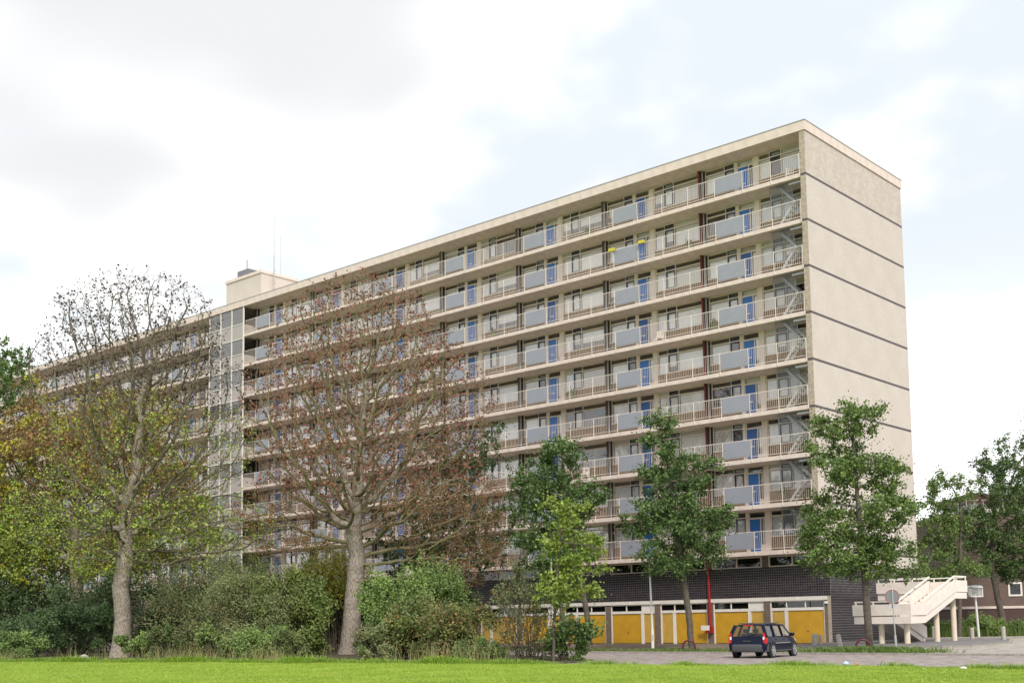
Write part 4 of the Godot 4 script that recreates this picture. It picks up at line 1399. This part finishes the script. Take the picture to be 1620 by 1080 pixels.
# spec: at, trunk [[across, up]...], crown [[across, up, rx, ry, zone]...], zones [{a, b, per, size, count, spread}]
func tree(called: String, label: String, spec: Dictionary, group := "") -> Node3D:
	var rng := RandomNumberGenerator.new()
	rng.seed = spec.seed
	var t := thing(called, label, "tree", spot(spec.at.x, spec.at.y), 0, group)
	var trunk := []
	for q in spec.trunk:
		trunk.append(ACROSS * q[0] + Vector3.UP * (q[1] - (.15 if trunk.is_empty() else 0.0)))
	var g := grow(rng, trunk, spec.crown, spec.points, spec.step, spec.kill, spec.get("wobble", .18), spec.get("clumps", 0), spec.get("clump_size", .5))
	var pos: PackedVector3Array = g.pos
	var par: PackedInt32Array = g.par
	var n := pos.size()
	var r := PackedFloat32Array()
	r.resize(n)
	var kids := PackedInt32Array()
	kids.resize(n)
	var e: float = spec.get("power", 2.2)
	var tip: float = spec.get("tip", .011)
	for i in range(n - 1, -1, -1):
		r[i] = tip if kids[i] == 0 else pow(r[i], 1.0 / e)
		if par[i] >= 0:
			r[par[i]] += pow(r[i], e)
			kids[par[i]] += 1
	var top: float = r[0]
	for i in n:
		r[i] = tip + (r[i] - tip) * (spec.radius - tip) / (top - tip)
	var thick := MB.new()
	var thin := MB.new()
	var cut: float = spec.radius * .28
	for i in range(1, n):
		var p := par[i]
		var a := r[i] if kids[p] > 1 and r[i] < r[p] * .7 else r[p]
		a = minf(a, r[i] * 1.35)
		var flare0 := 1.0 + .5 * exp(-maxf(pos[p].y, 0) * 1.3) if spec.radius > .2 else 1.0
		var flare1 := 1.0 + .5 * exp(-maxf(pos[i].y, 0) * 1.3) if spec.radius > .2 else 1.0
		if r[i] > cut:
			var d := (pos[i] - pos[p]).normalized() * maxf(.025, r[i] * .16)
			thick.tube(pos[p] - d, pos[i] + d, a * flare0, r[i] * flare1, 12)
		else:
			thin.tube(pos[p], pos[i], a, r[i], 6 if r[i] > .03 else 4 if r[i] > .014 else 3)
	# twigs and leaves
	var bufs := []
	for z in spec.zones:
		bufs.append(PackedFloat32Array())
	var base := spot(spec.at.x, spec.at.y)
	var twig: float = spec.get("twig", .5)
	for i in range(1, n):
		if r[i] > spec.get("leafy", .03) or pos[i].y < spec.get("bare_below", 1.5): continue
		var zi := 0
		var best := 1e9
		for c in spec.crown:
			var rel: Vector3 = pos[i] - Vector3.UP * c[1] - ACROSS * c[0]
			var q := Vector3(rel.dot(ACROSS) / c[2], rel.y / c[3], rel.dot(ALONG) / c[2]).length_squared()
			if q < best:
				best = q
				zi = c[4]
		var z: Dictionary = spec.zones[zi]
		var dir := (pos[i] - pos[par[i]]).normalized()
		var k: float = z.per
		if z.has("mix") and rng.randf() < z.mix: zi = z.other; z = spec.zones[zi]
		for j in int(k) + (1 if rng.randf() < k - int(k) else 0):
			var d := (dir * .8 + Vector3(rng.randfn(), rng.randfn() + .15, rng.randfn()) * .7).normalized()
			var l := twig * rng.randf_range(.4, 1.2)
			var mid := pos[i] + d * l * .55 + Vector3(rng.randfn(), rng.randfn(), rng.randfn()) * l * .08
			var end := pos[i] + d * l
			if spec.get("twigs", true):
				thin.tube(pos[i], mid, tip * .8, tip * .6, 3)
				thin.tube(mid, end, tip * .6, tip * .35, 3)
			for m in z.get("each", 1):
				var f := rng.randf_range(.35, 1.05)
				var p: Vector3 = pos[i].lerp(end, f) + Vector3(rng.randfn(), rng.randfn(), rng.randfn()) * z.get("scatter", .06)
				put(bufs[zi], p, turned(rng, rng.randf_range(.75, 1.3)), tone(rng, z.a, z.b))
	part(t, "trunk", thick.mesh(), spec.get("bark", M.bark))
	if not thin.v.is_empty():
		part(t, "branches", thin.mesh(), spec.get("bark_thin", M.bark_thin))
	for k in bufs.size():
		var z: Dictionary = spec.zones[k]
		if bufs[k].size():
			scatter(t, "crown" if k == 0 else "foliage", leaf_cluster(z.get("count", 2), z.size, z.get("spread", .1), 3 + k, z.get("slim", .6)), bufs[k], M.leaf)
	return t


# a bush of many lumps of leaves on a few stems; size = [half width, height, half depth]
func bush(called: String, label: String, at: Vector2, size: Array, lumps: int, leaves: int, a: Color, b: Color, leaf: float, sd: int, opts := {}) -> Node3D:
	var rng := RandomNumberGenerator.new()
	rng.seed = sd
	var t := thing(called, label, opts.get("category", "shrub"), spot(at.x, at.y), 0, opts.get("group", "shrubs under the old trees"))
	var buf := PackedFloat32Array()
	var stems := MB.new()
	var low: float = opts.get("low", .08)
	for i in lumps:
		var ang := rng.randf() * TAU
		var rr := sqrt(rng.randf()) * .85
		var up := lerpf(low, .92, pow(rng.randf(), .8)) * (1.0 - .35 * rr * rr)
		var c: Vector3 = ACROSS * cos(ang) * rr * size[0] + ALONG * sin(ang) * rr * size[2] + Vector3.UP * up * size[1]
		var lr: float = size[1] * rng.randf_range(.08, .20) * opts.get("lump", 1.0)
		var p0 := Vector3(c.x, 0, c.z) * .35 + Vector3(rng.randfn(), 0, rng.randfn()) * .15
		var p1 := p0.lerp(c, .55) + Vector3(rng.randfn(), 0, rng.randfn()) * .12
		stems.tube(p0 - Vector3.UP * .05, p1, .022, .014, 4)
		stems.tube(p1, c, .014, .006, 3)
		var own := tone(rng, a, b) * rng.randf_range(.75, 1.4)
		for j in leaves / lumps:
			var u := Vector3(rng.randfn(), rng.randfn(), rng.randfn()).normalized() * pow(rng.randf(), .45)
			var p: Vector3 = c + Vector3(u.x * lr * 1.25, u.y * lr, u.z * lr * 1.25)
			if p.y < .03: p.y = .03 + rng.randf() * .1
			var col := tone(rng, a, b).lerp(own, .55)
			if opts.has("accent") and rng.randf() < opts.share:
				col = opts.accent * rng.randf_range(.8, 1.2)
			col.a = 1.0
			put(buf, p, turned(rng, rng.randf_range(.7, 1.3)), col)
		for j in opts.get("spikes", 2):
			var d: Vector3 = (c * .4 + Vector3.UP * .8 + Vector3(rng.randfn(), rng.randfn(), rng.randfn()) * .5).normalized()
			stems.tube(c, c + d * lr * 1.7, .006, .003, 3)
			for q in 6:
				put(buf, c + d * lr * lerpf(1.0, 1.75, q / 5.0) + Vector3(rng.randfn(), rng.randfn(), rng.randfn()) * .03, turned(rng, rng.randf_range(.6, 1.0)), own)
	part(t, "stems", stems.mesh(), M.bark_dark)
	scatter(t, "foliage", leaf_cluster(opts.get("count", 3), leaf, leaf * 1.1, 9 + sd % 4, opts.get("slim", .55)), buf, M.leaf)
	return t


func blades(count: int, h: float, w: float, lean: float, sd: int) -> ArrayMesh:
	var rng := RandomNumberGenerator.new()
	rng.seed = sd
	var mb := MB.new()
	for i in count:
		var o := Vector3(rng.randfn(), 0, rng.randfn()) * h * .35
		var d := Vector3(rng.randfn(), 0, rng.randfn()) * lean
		var a := rng.randf() * TAU
		var s := Vector3(cos(a), 0, sin(a)) * w
		var hh := h * rng.randf_range(.6, 1.1)
		var m := o + Vector3.UP * hh * .6 + d * hh * .35
		var p := o + Vector3.UP * hh * .95 + d * hh
		mb.quad(o - s, o + s, m + s * .7, m - s * .7)
		mb.tri(m - s * .7, m + s * .7, p)
	return mb.mesh()


func edge_z(x: float) -> float:
	for i in LAWN_EDGE.size() - 1:
		var a: Vector2 = LAWN_EDGE[i]
		var b: Vector2 = LAWN_EDGE[i + 1]
		if x >= a.x and x <= b.x:
			return lerpf(a.y, b.y, (x - a.x) / (b.x - a.x)) + .30 * sin(x * .61 + 2.0) + .2 * sin(x * 1.7) + .16 * sin(x * 3.1 + 1.0) + .08 * sin(x * 7.9)
	return 30.0


func build_plants() -> void:
	old_trees()
	young_trees()
	shrubs()
	grasses()


func old_trees() -> void:
	var dead := {"a": Color(.10, .05, .042), "b": Color(.05, .03, .032), "per": 2.6, "each": 1, "size": .12, "count": 1, "spread": .02, "slim": .85}
	var rust := {"a": Color(.30, .13, .055), "b": Color(.16, .075, .045), "per": 3.4, "each": 2, "size": .12, "count": 2, "spread": .14, "slim": .75}
	var lime := {"a": Color(.31, .38, .05), "b": Color(.16, .25, .04), "per": 1.3, "each": 2, "size": .13, "count": 3, "spread": .18, "slim": .75, "mix": .3, "other": 1}
	var rust_mix := rust.duplicate()
	rust_mix.merge({"per": 1.6, "mix": .42, "other": 2}, true)
	tree("old_tree", "tall half bare tree with dark dead leaves on top and lime leaves below", {"seed": 31, "wobble": .27, "at": Vector2(-31.35, 25.1), "radius": .46, "points": 4600, "step": .40, "kill": .42, "tip": .010, "twig": .5, "leafy": .03, "power": 2.5,
		"trunk": [[0, 0], [.11, 2.18], [-.07, 4.0], [.22, 6.0], [.15, 7.83]],
		"crown": [[.5, 18.3, 5.4, 4.7, 0], [-2.4, 16.3, 3.8, 3.7, 0], [3.4, 16.0, 3.7, 3.7, 0], [1.5, 12.0, 6.4, 3.8, 1], [2.6, 7.3, 7.2, 2.9, 2], [-2.6, 8.4, 4.6, 3.3, 2]],
		"zones": [dead, rust_mix, lime]})
	var fine := {"a": Color(.28, .11, .07), "b": Color(.15, .06, .045), "per": 2.6, "each": 2, "size": .115, "count": 1, "spread": .03, "slim": .85}
	tree("old_tree", "broad rust-leaved old tree with mossy spreading limbs before the stair tower", {"seed": 47, "wobble": .27, "at": Vector2(-20.85, 16.86), "radius": .50, "points": 4600, "step": .40, "kill": .42, "tip": .010, "twig": .5, "leafy": .03, "power": 2.5, "bark_thin": M.bark_moss,
		"trunk": [[0, 0], [.18, 2.88], [.43, 5.4], [.18, 7.2]],
		"crown": [[.7, 17.4, 5.6, 5.0, 0], [-2.4, 14.4, 4.3, 4.2, 0], [4.2, 14.4, 4.6, 4.2, 0], [1.1, 10.8, 7.0, 3.3, 0], [4.4, 8.3, 5.2, 2.3, 1], [6.3, 5.8, 3.4, 2.1, 1], [-3.2, 7.9, 3.8, 2.6, 1]],
		"zones": [fine, rust]})
	var gold := {"a": Color(.46, .39, .04), "b": Color(.28, .33, .04), "per": 3.0, "each": 3, "size": .2, "count": 4, "spread": .3, "slim": .75}
	var brown := {"a": Color(.31, .18, .06), "b": Color(.18, .11, .05), "per": 4.4, "each": 3, "size": .18, "count": 4, "spread": .3, "slim": .75, "mix": .3, "other": 0}
	var green := {"a": Color(.27, .33, .045), "b": Color(.13, .20, .035), "per": 4.4, "each": 3, "size": .2, "count": 4, "spread": .3, "slim": .75, "mix": .15, "other": 0}
	tree("autumn_tree", "dense autumn tree with brown and yellow-green leaves at the far left", {"seed": 8, "clumps": 190, "clump_size": .9, "at": Vector2(-52.8, 16.56), "radius": .5, "points": 1900, "step": .6, "kill": .75, "twig": .8, "leafy": .06, "tip": .016,
		"trunk": [[0, 0], [0, 5.2], [-.24, 8.5]],
		"crown": [[.5, 16.3, 6.8, 4.9, 1], [-4.3, 14.6, 5.0, 5.4, 1], [3.8, 13.4, 5.9, 4.4, 1], [0, 8.5, 7.3, 3.5, 2], [-4.7, 8.5, 4.5, 4.0, 2], [7.1, 9.5, 3.0, 3.0, 2]],
		"zones": [gold, brown, green]})
	tree("autumn_tree", "yellow-green tree at the left edge below the dark green crown", {"seed": 9, "at": Vector2(-58.0, 20.5), "radius": .35, "points": 600, "step": .6, "kill": .85, "twig": .8, "leafy": .06,
		"trunk": [[0, 0], [0, 4.0]], "crown": [[-2.4, 12.5, 3.4, 4.6, 0], [-1.5, 7.0, 4.2, 3.6, 0]], "zones": [gold.duplicate()]})
	var deep := {"a": Color(.07, .15, .03), "b": Color(.12, .20, .035), "per": 3.2, "each": 4, "size": .24, "count": 5, "spread": .4, "slim": .7}
	tree("green_tree", "tall dark green tree rising at the left edge behind the others", {"seed": 10, "clumps": 70, "clump_size": .9, "at": Vector2(-80.4, 10.0), "radius": .5, "points": 800, "step": .7, "kill": 1.0, "twig": .9, "leafy": .07,
		"trunk": [[0, 0], [0, 8.9]], "crown": [[-.8, 24.4, 4.2, 5.5, 0], [-1.5, 18.5, 5.0, 6.2, 0], [1.0, 10.7, 4.0, 4.8, 0]], "zones": [deep]})
	var pine := {"a": Color(.045, .09, .027), "b": Color(.08, .13, .034), "per": 2.6, "each": 4, "size": .19, "count": 5, "spread": .32, "slim": .5}
	tree("green_tree", "dark green tree behind the rust-leaved tree near the garages", {"seed": 15, "clumps": 60, "clump_size": .55, "at": Vector2(-21.1, 8.9), "radius": .22, "points": 700, "step": .5, "kill": .7, "twig": .65, "leafy": .04,
		"trunk": [[0, 0], [.4, 3.9]], "crown": [[1.6, 11.4, 2.7, 3.1, 0], [2.35, 8.2, 3.4, 2.8, 0], [-2.4, 7.4, 2.8, 2.5, 0], [.4, 5.9, 4.4, 2.1, 0]], "zones": [pine]})


func young_trees() -> void:
	var leaf := {"a": Color(.105, .18, .042), "b": Color(.055, .11, .03), "per": 5.0, "each": 4, "size": .15, "count": 4, "spread": .26, "slim": .75}
	var fresh := {"a": Color(.15, .225, .045), "b": Color(.075, .14, .033), "per": 5.2, "each": 4, "size": .14, "count": 4, "spread": .25, "slim": .75}
	var lime := {"a": Color(.24, .31, .045), "b": Color(.13, .21, .034), "per": 3.0, "each": 3, "size": .14, "count": 4, "spread": .2, "slim": .75}
	tree("young_tree", "slender green tree on the verge left of the lamp post", {"seed": 21, "clumps": 66, "clump_size": .42, "at": Vector2(-9.74, 8.84), "radius": .16, "points": 420, "step": .36, "kill": .56, "twig": .5, "leafy": .035, "bare_below": 3.4, "bark": M.bark_dark,
		"trunk": [[0, 0], [-.14, 2.12], [-.71, 5.29], [-1.48, 11.65]], "crown": [[-1.48, 12.0, 1.0, 1.4, 0], [-1.6, 9.5, 2.0, 1.75, 0], [-1.4, 7.1, 2.55, 1.75, 0], [-1.9, 5.65, 2.2, 1.25, 0]], "zones": [leaf]}, "young trees along the verge")
	tree("young_tree", "pointed green tree on the verge left of the car", {"seed": 22, "clumps": 70, "clump_size": .42, "at": Vector2(-4.11, 7.12), "radius": .17, "points": 460, "step": .36, "kill": .56, "twig": .5, "leafy": .035, "bare_below": 3.4, "bark": M.bark_dark,
		"trunk": [[0, 0], [-.14, 2.04], [-.41, 4.42], [-1.19, 11.56]], "crown": [[-1.36, 11.7, 1.0, 1.35, 0], [-1.0, 9.5, 1.95, 1.7, 0], [-.5, 7.3, 2.55, 1.7, 0], [-.2, 5.5, 2.8, 1.35, 0]], "zones": [leaf]}, "young trees along the verge")
	tree("young_tree", "round-shouldered green tree before the gable corner and the stair", {"seed": 23, "clumps": 88, "clump_size": .42, "at": Vector2(6.08, 7.08), "radius": .18, "points": 600, "step": .34, "kill": .52, "twig": .5, "leafy": .035, "bare_below": 3.2, "bark": M.bark_dark,
		"trunk": [[0, 0], [-.09, 3.35], [-.24, 6.1], [-.46, 11.59]], "crown": [[-.43, 10.6, 1.4, 1.5, 0], [-.3, 8.7, 2.15, 1.7, 0], [-.55, 6.6, 2.7, 1.7, 0], [-1.2, 4.9, 2.2, 1.35, 0], [.9, 4.6, 2.35, 1.4, 0]], "zones": [fresh]}, "young trees along the verge")
	tree("young_tree", "green tree rising behind the gable right of the white stair", {"seed": 24, "clumps": 44, "clump_size": .42, "at": Vector2(1.2, -16.4), "radius": .14, "points": 330, "step": .4, "kill": .6, "twig": .5, "leafy": .035, "bare_below": 3.0, "bark": M.bark_dark,
		"trunk": [[0, 0], [.34, 5.06], [.5, 9.0]], "crown": [[.0, 9.3, 1.2, 1.9, 0], [-.2, 6.75, 1.6, 2.0, 0], [-.1, 4.64, 2.0, 1.4, 0]], "zones": [fresh]}, "trees by the brown building")
	tree("leaning_tree", "leaning dark green tree before the brown building at the right edge", {"seed": 25, "clumps": 130, "clump_size": .55, "at": Vector2(.23, -27.9), "radius": .22, "points": 1000, "step": .45, "kill": .66, "twig": .6, "leafy": .04, "bare_below": 3.6, "bark": M.bark_dark,
		"trunk": [[0, 0], [-.56, 2.79], [-.84, 5.1], [-.46, 9.3]], "crown": [[.0, 12.4, 1.6, 2.2, 0], [.9, 10.4, 3.2, 2.6, 0], [-.7, 7.7, 2.8, 2.3, 0], [1.6, 5.8, 3.2, 1.9, 0], [3.2, 14.6, 2.2, 1.6, 0]], "zones": [leaf]}, "trees by the brown building")
	tree("small_tree", "small yellow-green tree at the right end of the shrubs", {"seed": 26, "clumps": 36, "clump_size": .26, "at": Vector2(-.55, 22.9), "radius": .065, "points": 330, "step": .25, "kill": .38, "twig": .32, "leafy": .022, "tip": .007, "bare_below": .6, "bark": M.bark_dark,
		"trunk": [[0, 0], [.05, 1.6], [.21, 3.44], [.48, 6.36]], "crown": [[.48, 6.0, .75, 1.05, 0], [.66, 4.3, 1.2, 1.15, 0], [.53, 3.0, 1.3, .75, 0], [.9, 1.5, .9, .7, 1]], "zones": [lime, leaf]})


func shrubs() -> void:
	var dark_a := Color(.105, .175, .062)
	var dark_b := Color(.06, .11, .042)
	var grey_a := Color(0.244, 0.275, 0.122)
	var grey_b := Color(0.134, 0.177, 0.067)
	var mid_a := Color(0.183, 0.268, 0.067)
	var mid_b := Color(0.098, 0.165, 0.045)
	bush("evergreen_shrub", "very dark evergreen mass at the left edge under the autumn tree", Vector2(-56, 20.5), [6.0, 6.8, 3.0], 60, 7000, Color(.055, .095, .035), Color(.08, .125, .045), .2, 1, {"low": .03})
	bush("evergreen_shrub", "dark shrub behind the trunk of the autumn tree", Vector2(-46, 17.5), [5.0, 6.0, 2.6], 45, 5000, Color(.06, .10, .036), Color(.085, .13, .046), .2, 2, {"low": .03})
	bush("viburnum_shrub", "dark leathery shrub left of the half bare tree", Vector2(-38.5, 24.6), [3.4, 3.4, 2.0], 40, 5200, dark_a, dark_b, .17, 3)
	bush("viburnum_shrub", "low dark shrub at the left edge of the lawn", Vector2(-40.0, 28.5), [2.6, 2.3, 1.6], 30, 3000, dark_a, dark_b, .16, 4)
	bush("grey_shrub", "big grey-green shrub right of the half bare tree", Vector2(-28.2, 20.6), [4.2, 6.2, 2.4], 60, 8500, grey_a, grey_b, .15, 5, {"slim": .32, "count": 4, "accent": Color(0.256, 0.183, 0.085), "share": .10})
	bush("grey_shrub", "grey-green feathery shrub in the middle of the thicket", Vector2(-24.6, 21.0), [3.2, 5.0, 2.2], 45, 6500, grey_a, grey_b, .14, 6, {"slim": .32, "count": 4, "accent": Color(0.232, 0.159, 0.073), "share": .08})
	bush("leafy_shrub", "olive shrub just left of the rust-leaved tree", Vector2(-22.6, 19.5), [2.3, 5.0, 1.8], 38, 5600, Color(0.171, 0.207, 0.043), mid_b, .16, 7)
	bush("leafy_shrub", "tall fresh green shrub right of the rust-leaved tree", Vector2(-15.6, 16.6), [3.0, 5.6, 2.0], 45, 6500, mid_a, mid_b, .16, 8, {"count": 4})
	bush("hawthorn_shrub", "brown-tinged shrub before the tall green one", Vector2(-9.1, 22.5), [2.0, 3.0, 1.6], 42, 6000, Color(0.159, 0.183, 0.049), mid_b, .13, 9, {"accent": Color(0.244, 0.122, 0.061), "share": .13})
	bush("hawthorn_shrub", "rounded olive and brown shrub left of the thin see-through one", Vector2(-5.6, 23.4), [1.9, 2.7, 1.5], 36, 5000, Color(0.183, 0.195, 0.055), Color(0.091, 0.122, 0.037), .13, 10, {"accent": Color(0.268, 0.159, 0.061), "share": .13})
	bush("thin_shrub", "thin see-through shrub in front of the garages", Vector2(-2.6, 22.3), [1.5, 4.0, 1.2], 60, 1300, Color(.17, .20, .07), Color(.10, .125, .05), .10, 11, {"lump": .8, "count": 2, "spikes": 5, "accent": Color(0.305, 0.122, 0.037), "share": .08})
	bush("leafy_shrub", "dark green sapling bush at the right end of the thicket", Vector2(-.6, 22.0), [1.0, 1.5, .8], 18, 900, mid_b, Color(0.110, 0.159, 0.037), .14, 12)
	# a darker rank behind the trunks
	var back := [[-38.4, 17.3, 4.4, "dark hedge-like shrub behind the half bare tree's trunk"], [-34.3, 15.2, 4.6, "deep green shrub behind the big grey-green one"], [-30.9, 13.2, 4.6, "deep green shrub behind the feathery one"], [-26.7, 12.4, 4.8, "deep green shrub glimpsed behind the olive one"], [-23.0, 11.6, 4.6, "dark shrub filling the gap behind the rust-leaved tree's trunk"], [-19.8, 11.4, 4.2, "dark shrub behind the tall fresh green one"]]
	var n := 0
	for q in back:
		bush("hedge_shrub", q[3], Vector2(q[0], q[1]), [2.6, q[2], 1.6], 44, 5200, Color(.10, .155, .045), Color(.05, .085, .028), .17, 120 + n, {"low": .03, "count": 4, "lump": 1.15})
		n += 1
	bush("yellowing_shrub", "yellowing tall shrub left of the rust-leaved tree", Vector2(-25.2, 14.6), [1.9, 7.0, 1.5], 40, 2600, Color(.40, .36, .05), Color(.24, .27, .05), .15, 140, {"low": .5})
	# a lower rank along the lawn
	var lows := [
		[-34.8, 29.6, 1.9, 1.5, "low grass-green plant clump at the far left of the lawn edge", mid_a, mid_b], [-26.0, 27.0, 1.6, 1.5, "low leafy plants at the foot of the half bare tree", mid_a, mid_b],
		[-23.4, 26.4, 1.8, 2.0, "knee-high shrub with reddish leaves before the grey shrub", Color(0.122, 0.110, 0.049), mid_b], [-20.0, 25.8, 1.9, 1.9, "pale green bramble clump below the grey shrub", mid_a, Color(0.146, 0.183, 0.073)],
		[-17.0, 25.6, 1.7, 1.7, "bushy bramble clump midway along the lawn edge", mid_a, mid_b], [-15.0, 25.6, 1.2, 1.5, "bramble clump left of the rust-leaved tree's foot", Color(0.159, 0.183, 0.061), mid_b],
		[-10.4, 24.0, 1.2, 1.7, "blossoming plant clump right of the rust-leaved tree's foot", Color(0.317, 0.317, 0.159), mid_b], [-3.4, 24.6, 1.3, 1.0, "low plants under the thin see-through shrub", Color(0.146, 0.171, 0.061), mid_b]]
	var k := 0
	for q in lows:
		bush("bramble_clump", q[4], Vector2(q[0], q[1]), [q[2], q[3], .9], 22, 2600, q[5], q[6], .12, 30 + k, {"low": .02, "category": "plant", "group": "low plants along the lawn edge"})
		k += 1
	# right-hand planting strip
	var strip := ["leafy plants behind the foot of the white stair", "tall weeds between the stair and the nearest bollard", "green planting left of the lantern lamp", "green planting right of the lantern lamp", "dense planting under the leaning tree", "planting at the right edge before the brown wall"]
	for i in 6:
		var p := Vector3(1.3, 0, -21.5) + ACROSS * (-4.0 + i * 1.75) + ALONG * (.4 if i % 2 else 0.0)
		bush("planting", strip[i], Vector2(p.x, p.z), [1.5, 1.15 + .22 * (i % 3), .9], 24, 2600, Color(0.207, 0.305, 0.073), Color(0.098, 0.159, 0.044), .14, 60 + i, {"low": .02, "category": "plant", "group": "planting before the brown building", "slim": .35})


func grasses() -> void:
	var rng := RandomNumberGenerator.new()
	rng.seed = 90
	# the mown lawn
	var patch := FastNoiseLite.new()
	patch.seed = 3
	patch.frequency = .35
	patch.fractal_octaves = 3
	var buf := PackedFloat32Array()
	var tries := 0
	while buf.size() < 16 * 70000 and tries < 400000:
		tries += 1
		var d := 26.0 + 40.0 * pow(rng.randf(), 1.3)
		var a := rng.randf_range(-.50, .46)
		var p := Vector3(31.82, 0, 61.2) + (ALONG * cos(a) + ACROSS * sin(a)) * d
		if p.z < edge_z(p.x) + .05: continue
		p.y = -.2 + .03
		var pt := patch.get_noise_2d(p.x, p.z) * 1.6
		var c := Color(.23, .345, .03).lerp(Color(.295, .40, .045), clampf(.5 + pt, 0, 1)) * rng.randf_range(.88, 1.12)
		put(buf, p, Basis(Vector3.UP, rng.randf() * TAU).scaled(Vector3(1.0, rng.randf_range(.6, 1.2), 1.0)), c)
	var g := scatter(self, "lawn_grass", blades(7, .055, .006, .6, 1), buf, M.leaf)
	tag(g, "short bright green mown grass of the lawn", "grass", "", "stuff")
	# longer fringe at the lawn edge
	buf = PackedFloat32Array()
	for i in 14000:
		var x := rng.randf_range(-46, 26)
		var wild := x < 2.0
		var n := sin(x * 1.7) + sin(x * .73 + 1.0)
		if not wild and rng.randf() > .35 + .25 * n: continue
		var z := edge_z(x) - absf(rng.randfn()) * (.55 if wild else .16)
		var s := rng.randf_range(.4, 1.1) * (1.0 if wild else .75) * (1.0 + .55 * sin(x * 1.3 + 2.0) * sin(x * .47))
		put(buf, Vector3(x, -.2 + .02, z), Basis(Vector3.UP, rng.randf() * TAU).scaled(Vector3.ONE * s), tone(rng, Color(.23, .36, .035), Color(.15, .26, .03)))
	g = scatter(self, "edge_grass", blades(6, .26, .009, .5, 2), buf, M.leaf)
	tag(g, "longer unmown grass fringe along the lawn edge", "grass", "", "stuff")
	# dry stalks and weeds before the shrubs
	buf = PackedFloat32Array()
	for i in 1500:
		var x := rng.randf_range(-44, -1)
		var n := sin(x * .9) + sin(x * .37 + 2.0) + sin(x * 2.3)
		if rng.randf() > .15 + .35 * n: continue
		var z := edge_z(x) - .8 - absf(rng.randfn()) * 1.2
		put(buf, Vector3(x, -.2, z), Basis(Vector3.UP, rng.randf() * TAU).scaled(Vector3.ONE * rng.randf_range(.3, 1.1)), tone(rng, Color(.32, .27, .13), Color(.17, .22, .06)))
	g = scatter(self, "dry_weeds", blades(7, .95, .010, .28, 3), buf, M.leaf)
	tag(g, "tall dry stalks and weeds before the shrubs", "weeds", "", "stuff")
	# verge
	buf = PackedFloat32Array()
	for i in 9000:
		var x := rng.randf_range(-32, 10.2)
		var z := rng.randf_range(7.2, 11.2)
		var clump := sin(x * 1.1 + 1.0) + sin(x * .43 + z)
		if x > 9.6 or x > 7.5 and z < 8.4 + (x - 7.5) * .6: continue
		if rng.randf() > .45 + .3 * clump: continue
		put(buf, Vector3(x, gy(z) + .05, z), Basis(Vector3.UP, rng.randf() * TAU).scaled(Vector3.ONE * rng.randf_range(.5, 1.5)), tone(rng, Color(.13, .20, .03), Color(.08, .12, .025)))
	for i in 1600:
		var x := 7.2 + rng.randfn() * 1.3
		var z := 9.6 + rng.randfn() * .6
		if z > 11.3 or z < 8.1: continue
		put(buf, Vector3(x, gy(z) + .05, z), Basis(Vector3.UP, rng.randf() * TAU).scaled(Vector3.ONE * rng.randf_range(1.0, 2.4)), tone(rng, Color(.13, .21, .03), Color(.08, .14, .025)))
	g = scatter(self, "verge_grass", blades(6, .14, .008, .6, 4), buf, M.leaf)
	tag(g, "rough green grass growing on the verge under the young trees", "grass", "", "stuff")
	# tall weeds in the planting strip at the right
	buf = PackedFloat32Array()
	for i in 900:
		var q := Vector3(1.9, 0, -20.8) + ACROSS * rng.randf_range(-5, 9) + ALONG * absf(rng.randfn()) * 1.3
		put(buf, q, Basis(Vector3.UP, rng.randf() * TAU).scaled(Vector3.ONE * rng.randf_range(.3, 1.2)), tone(rng, Color(.19, .27, .06), Color(.10, .15, .035)))
	g = scatter(self, "strip_weeds", blades(6, 1.0, .012, .3, 5), buf, M.leaf)
	tag(g, "tall green weeds in the planting strip by the brown building", "weeds", "", "stuff")
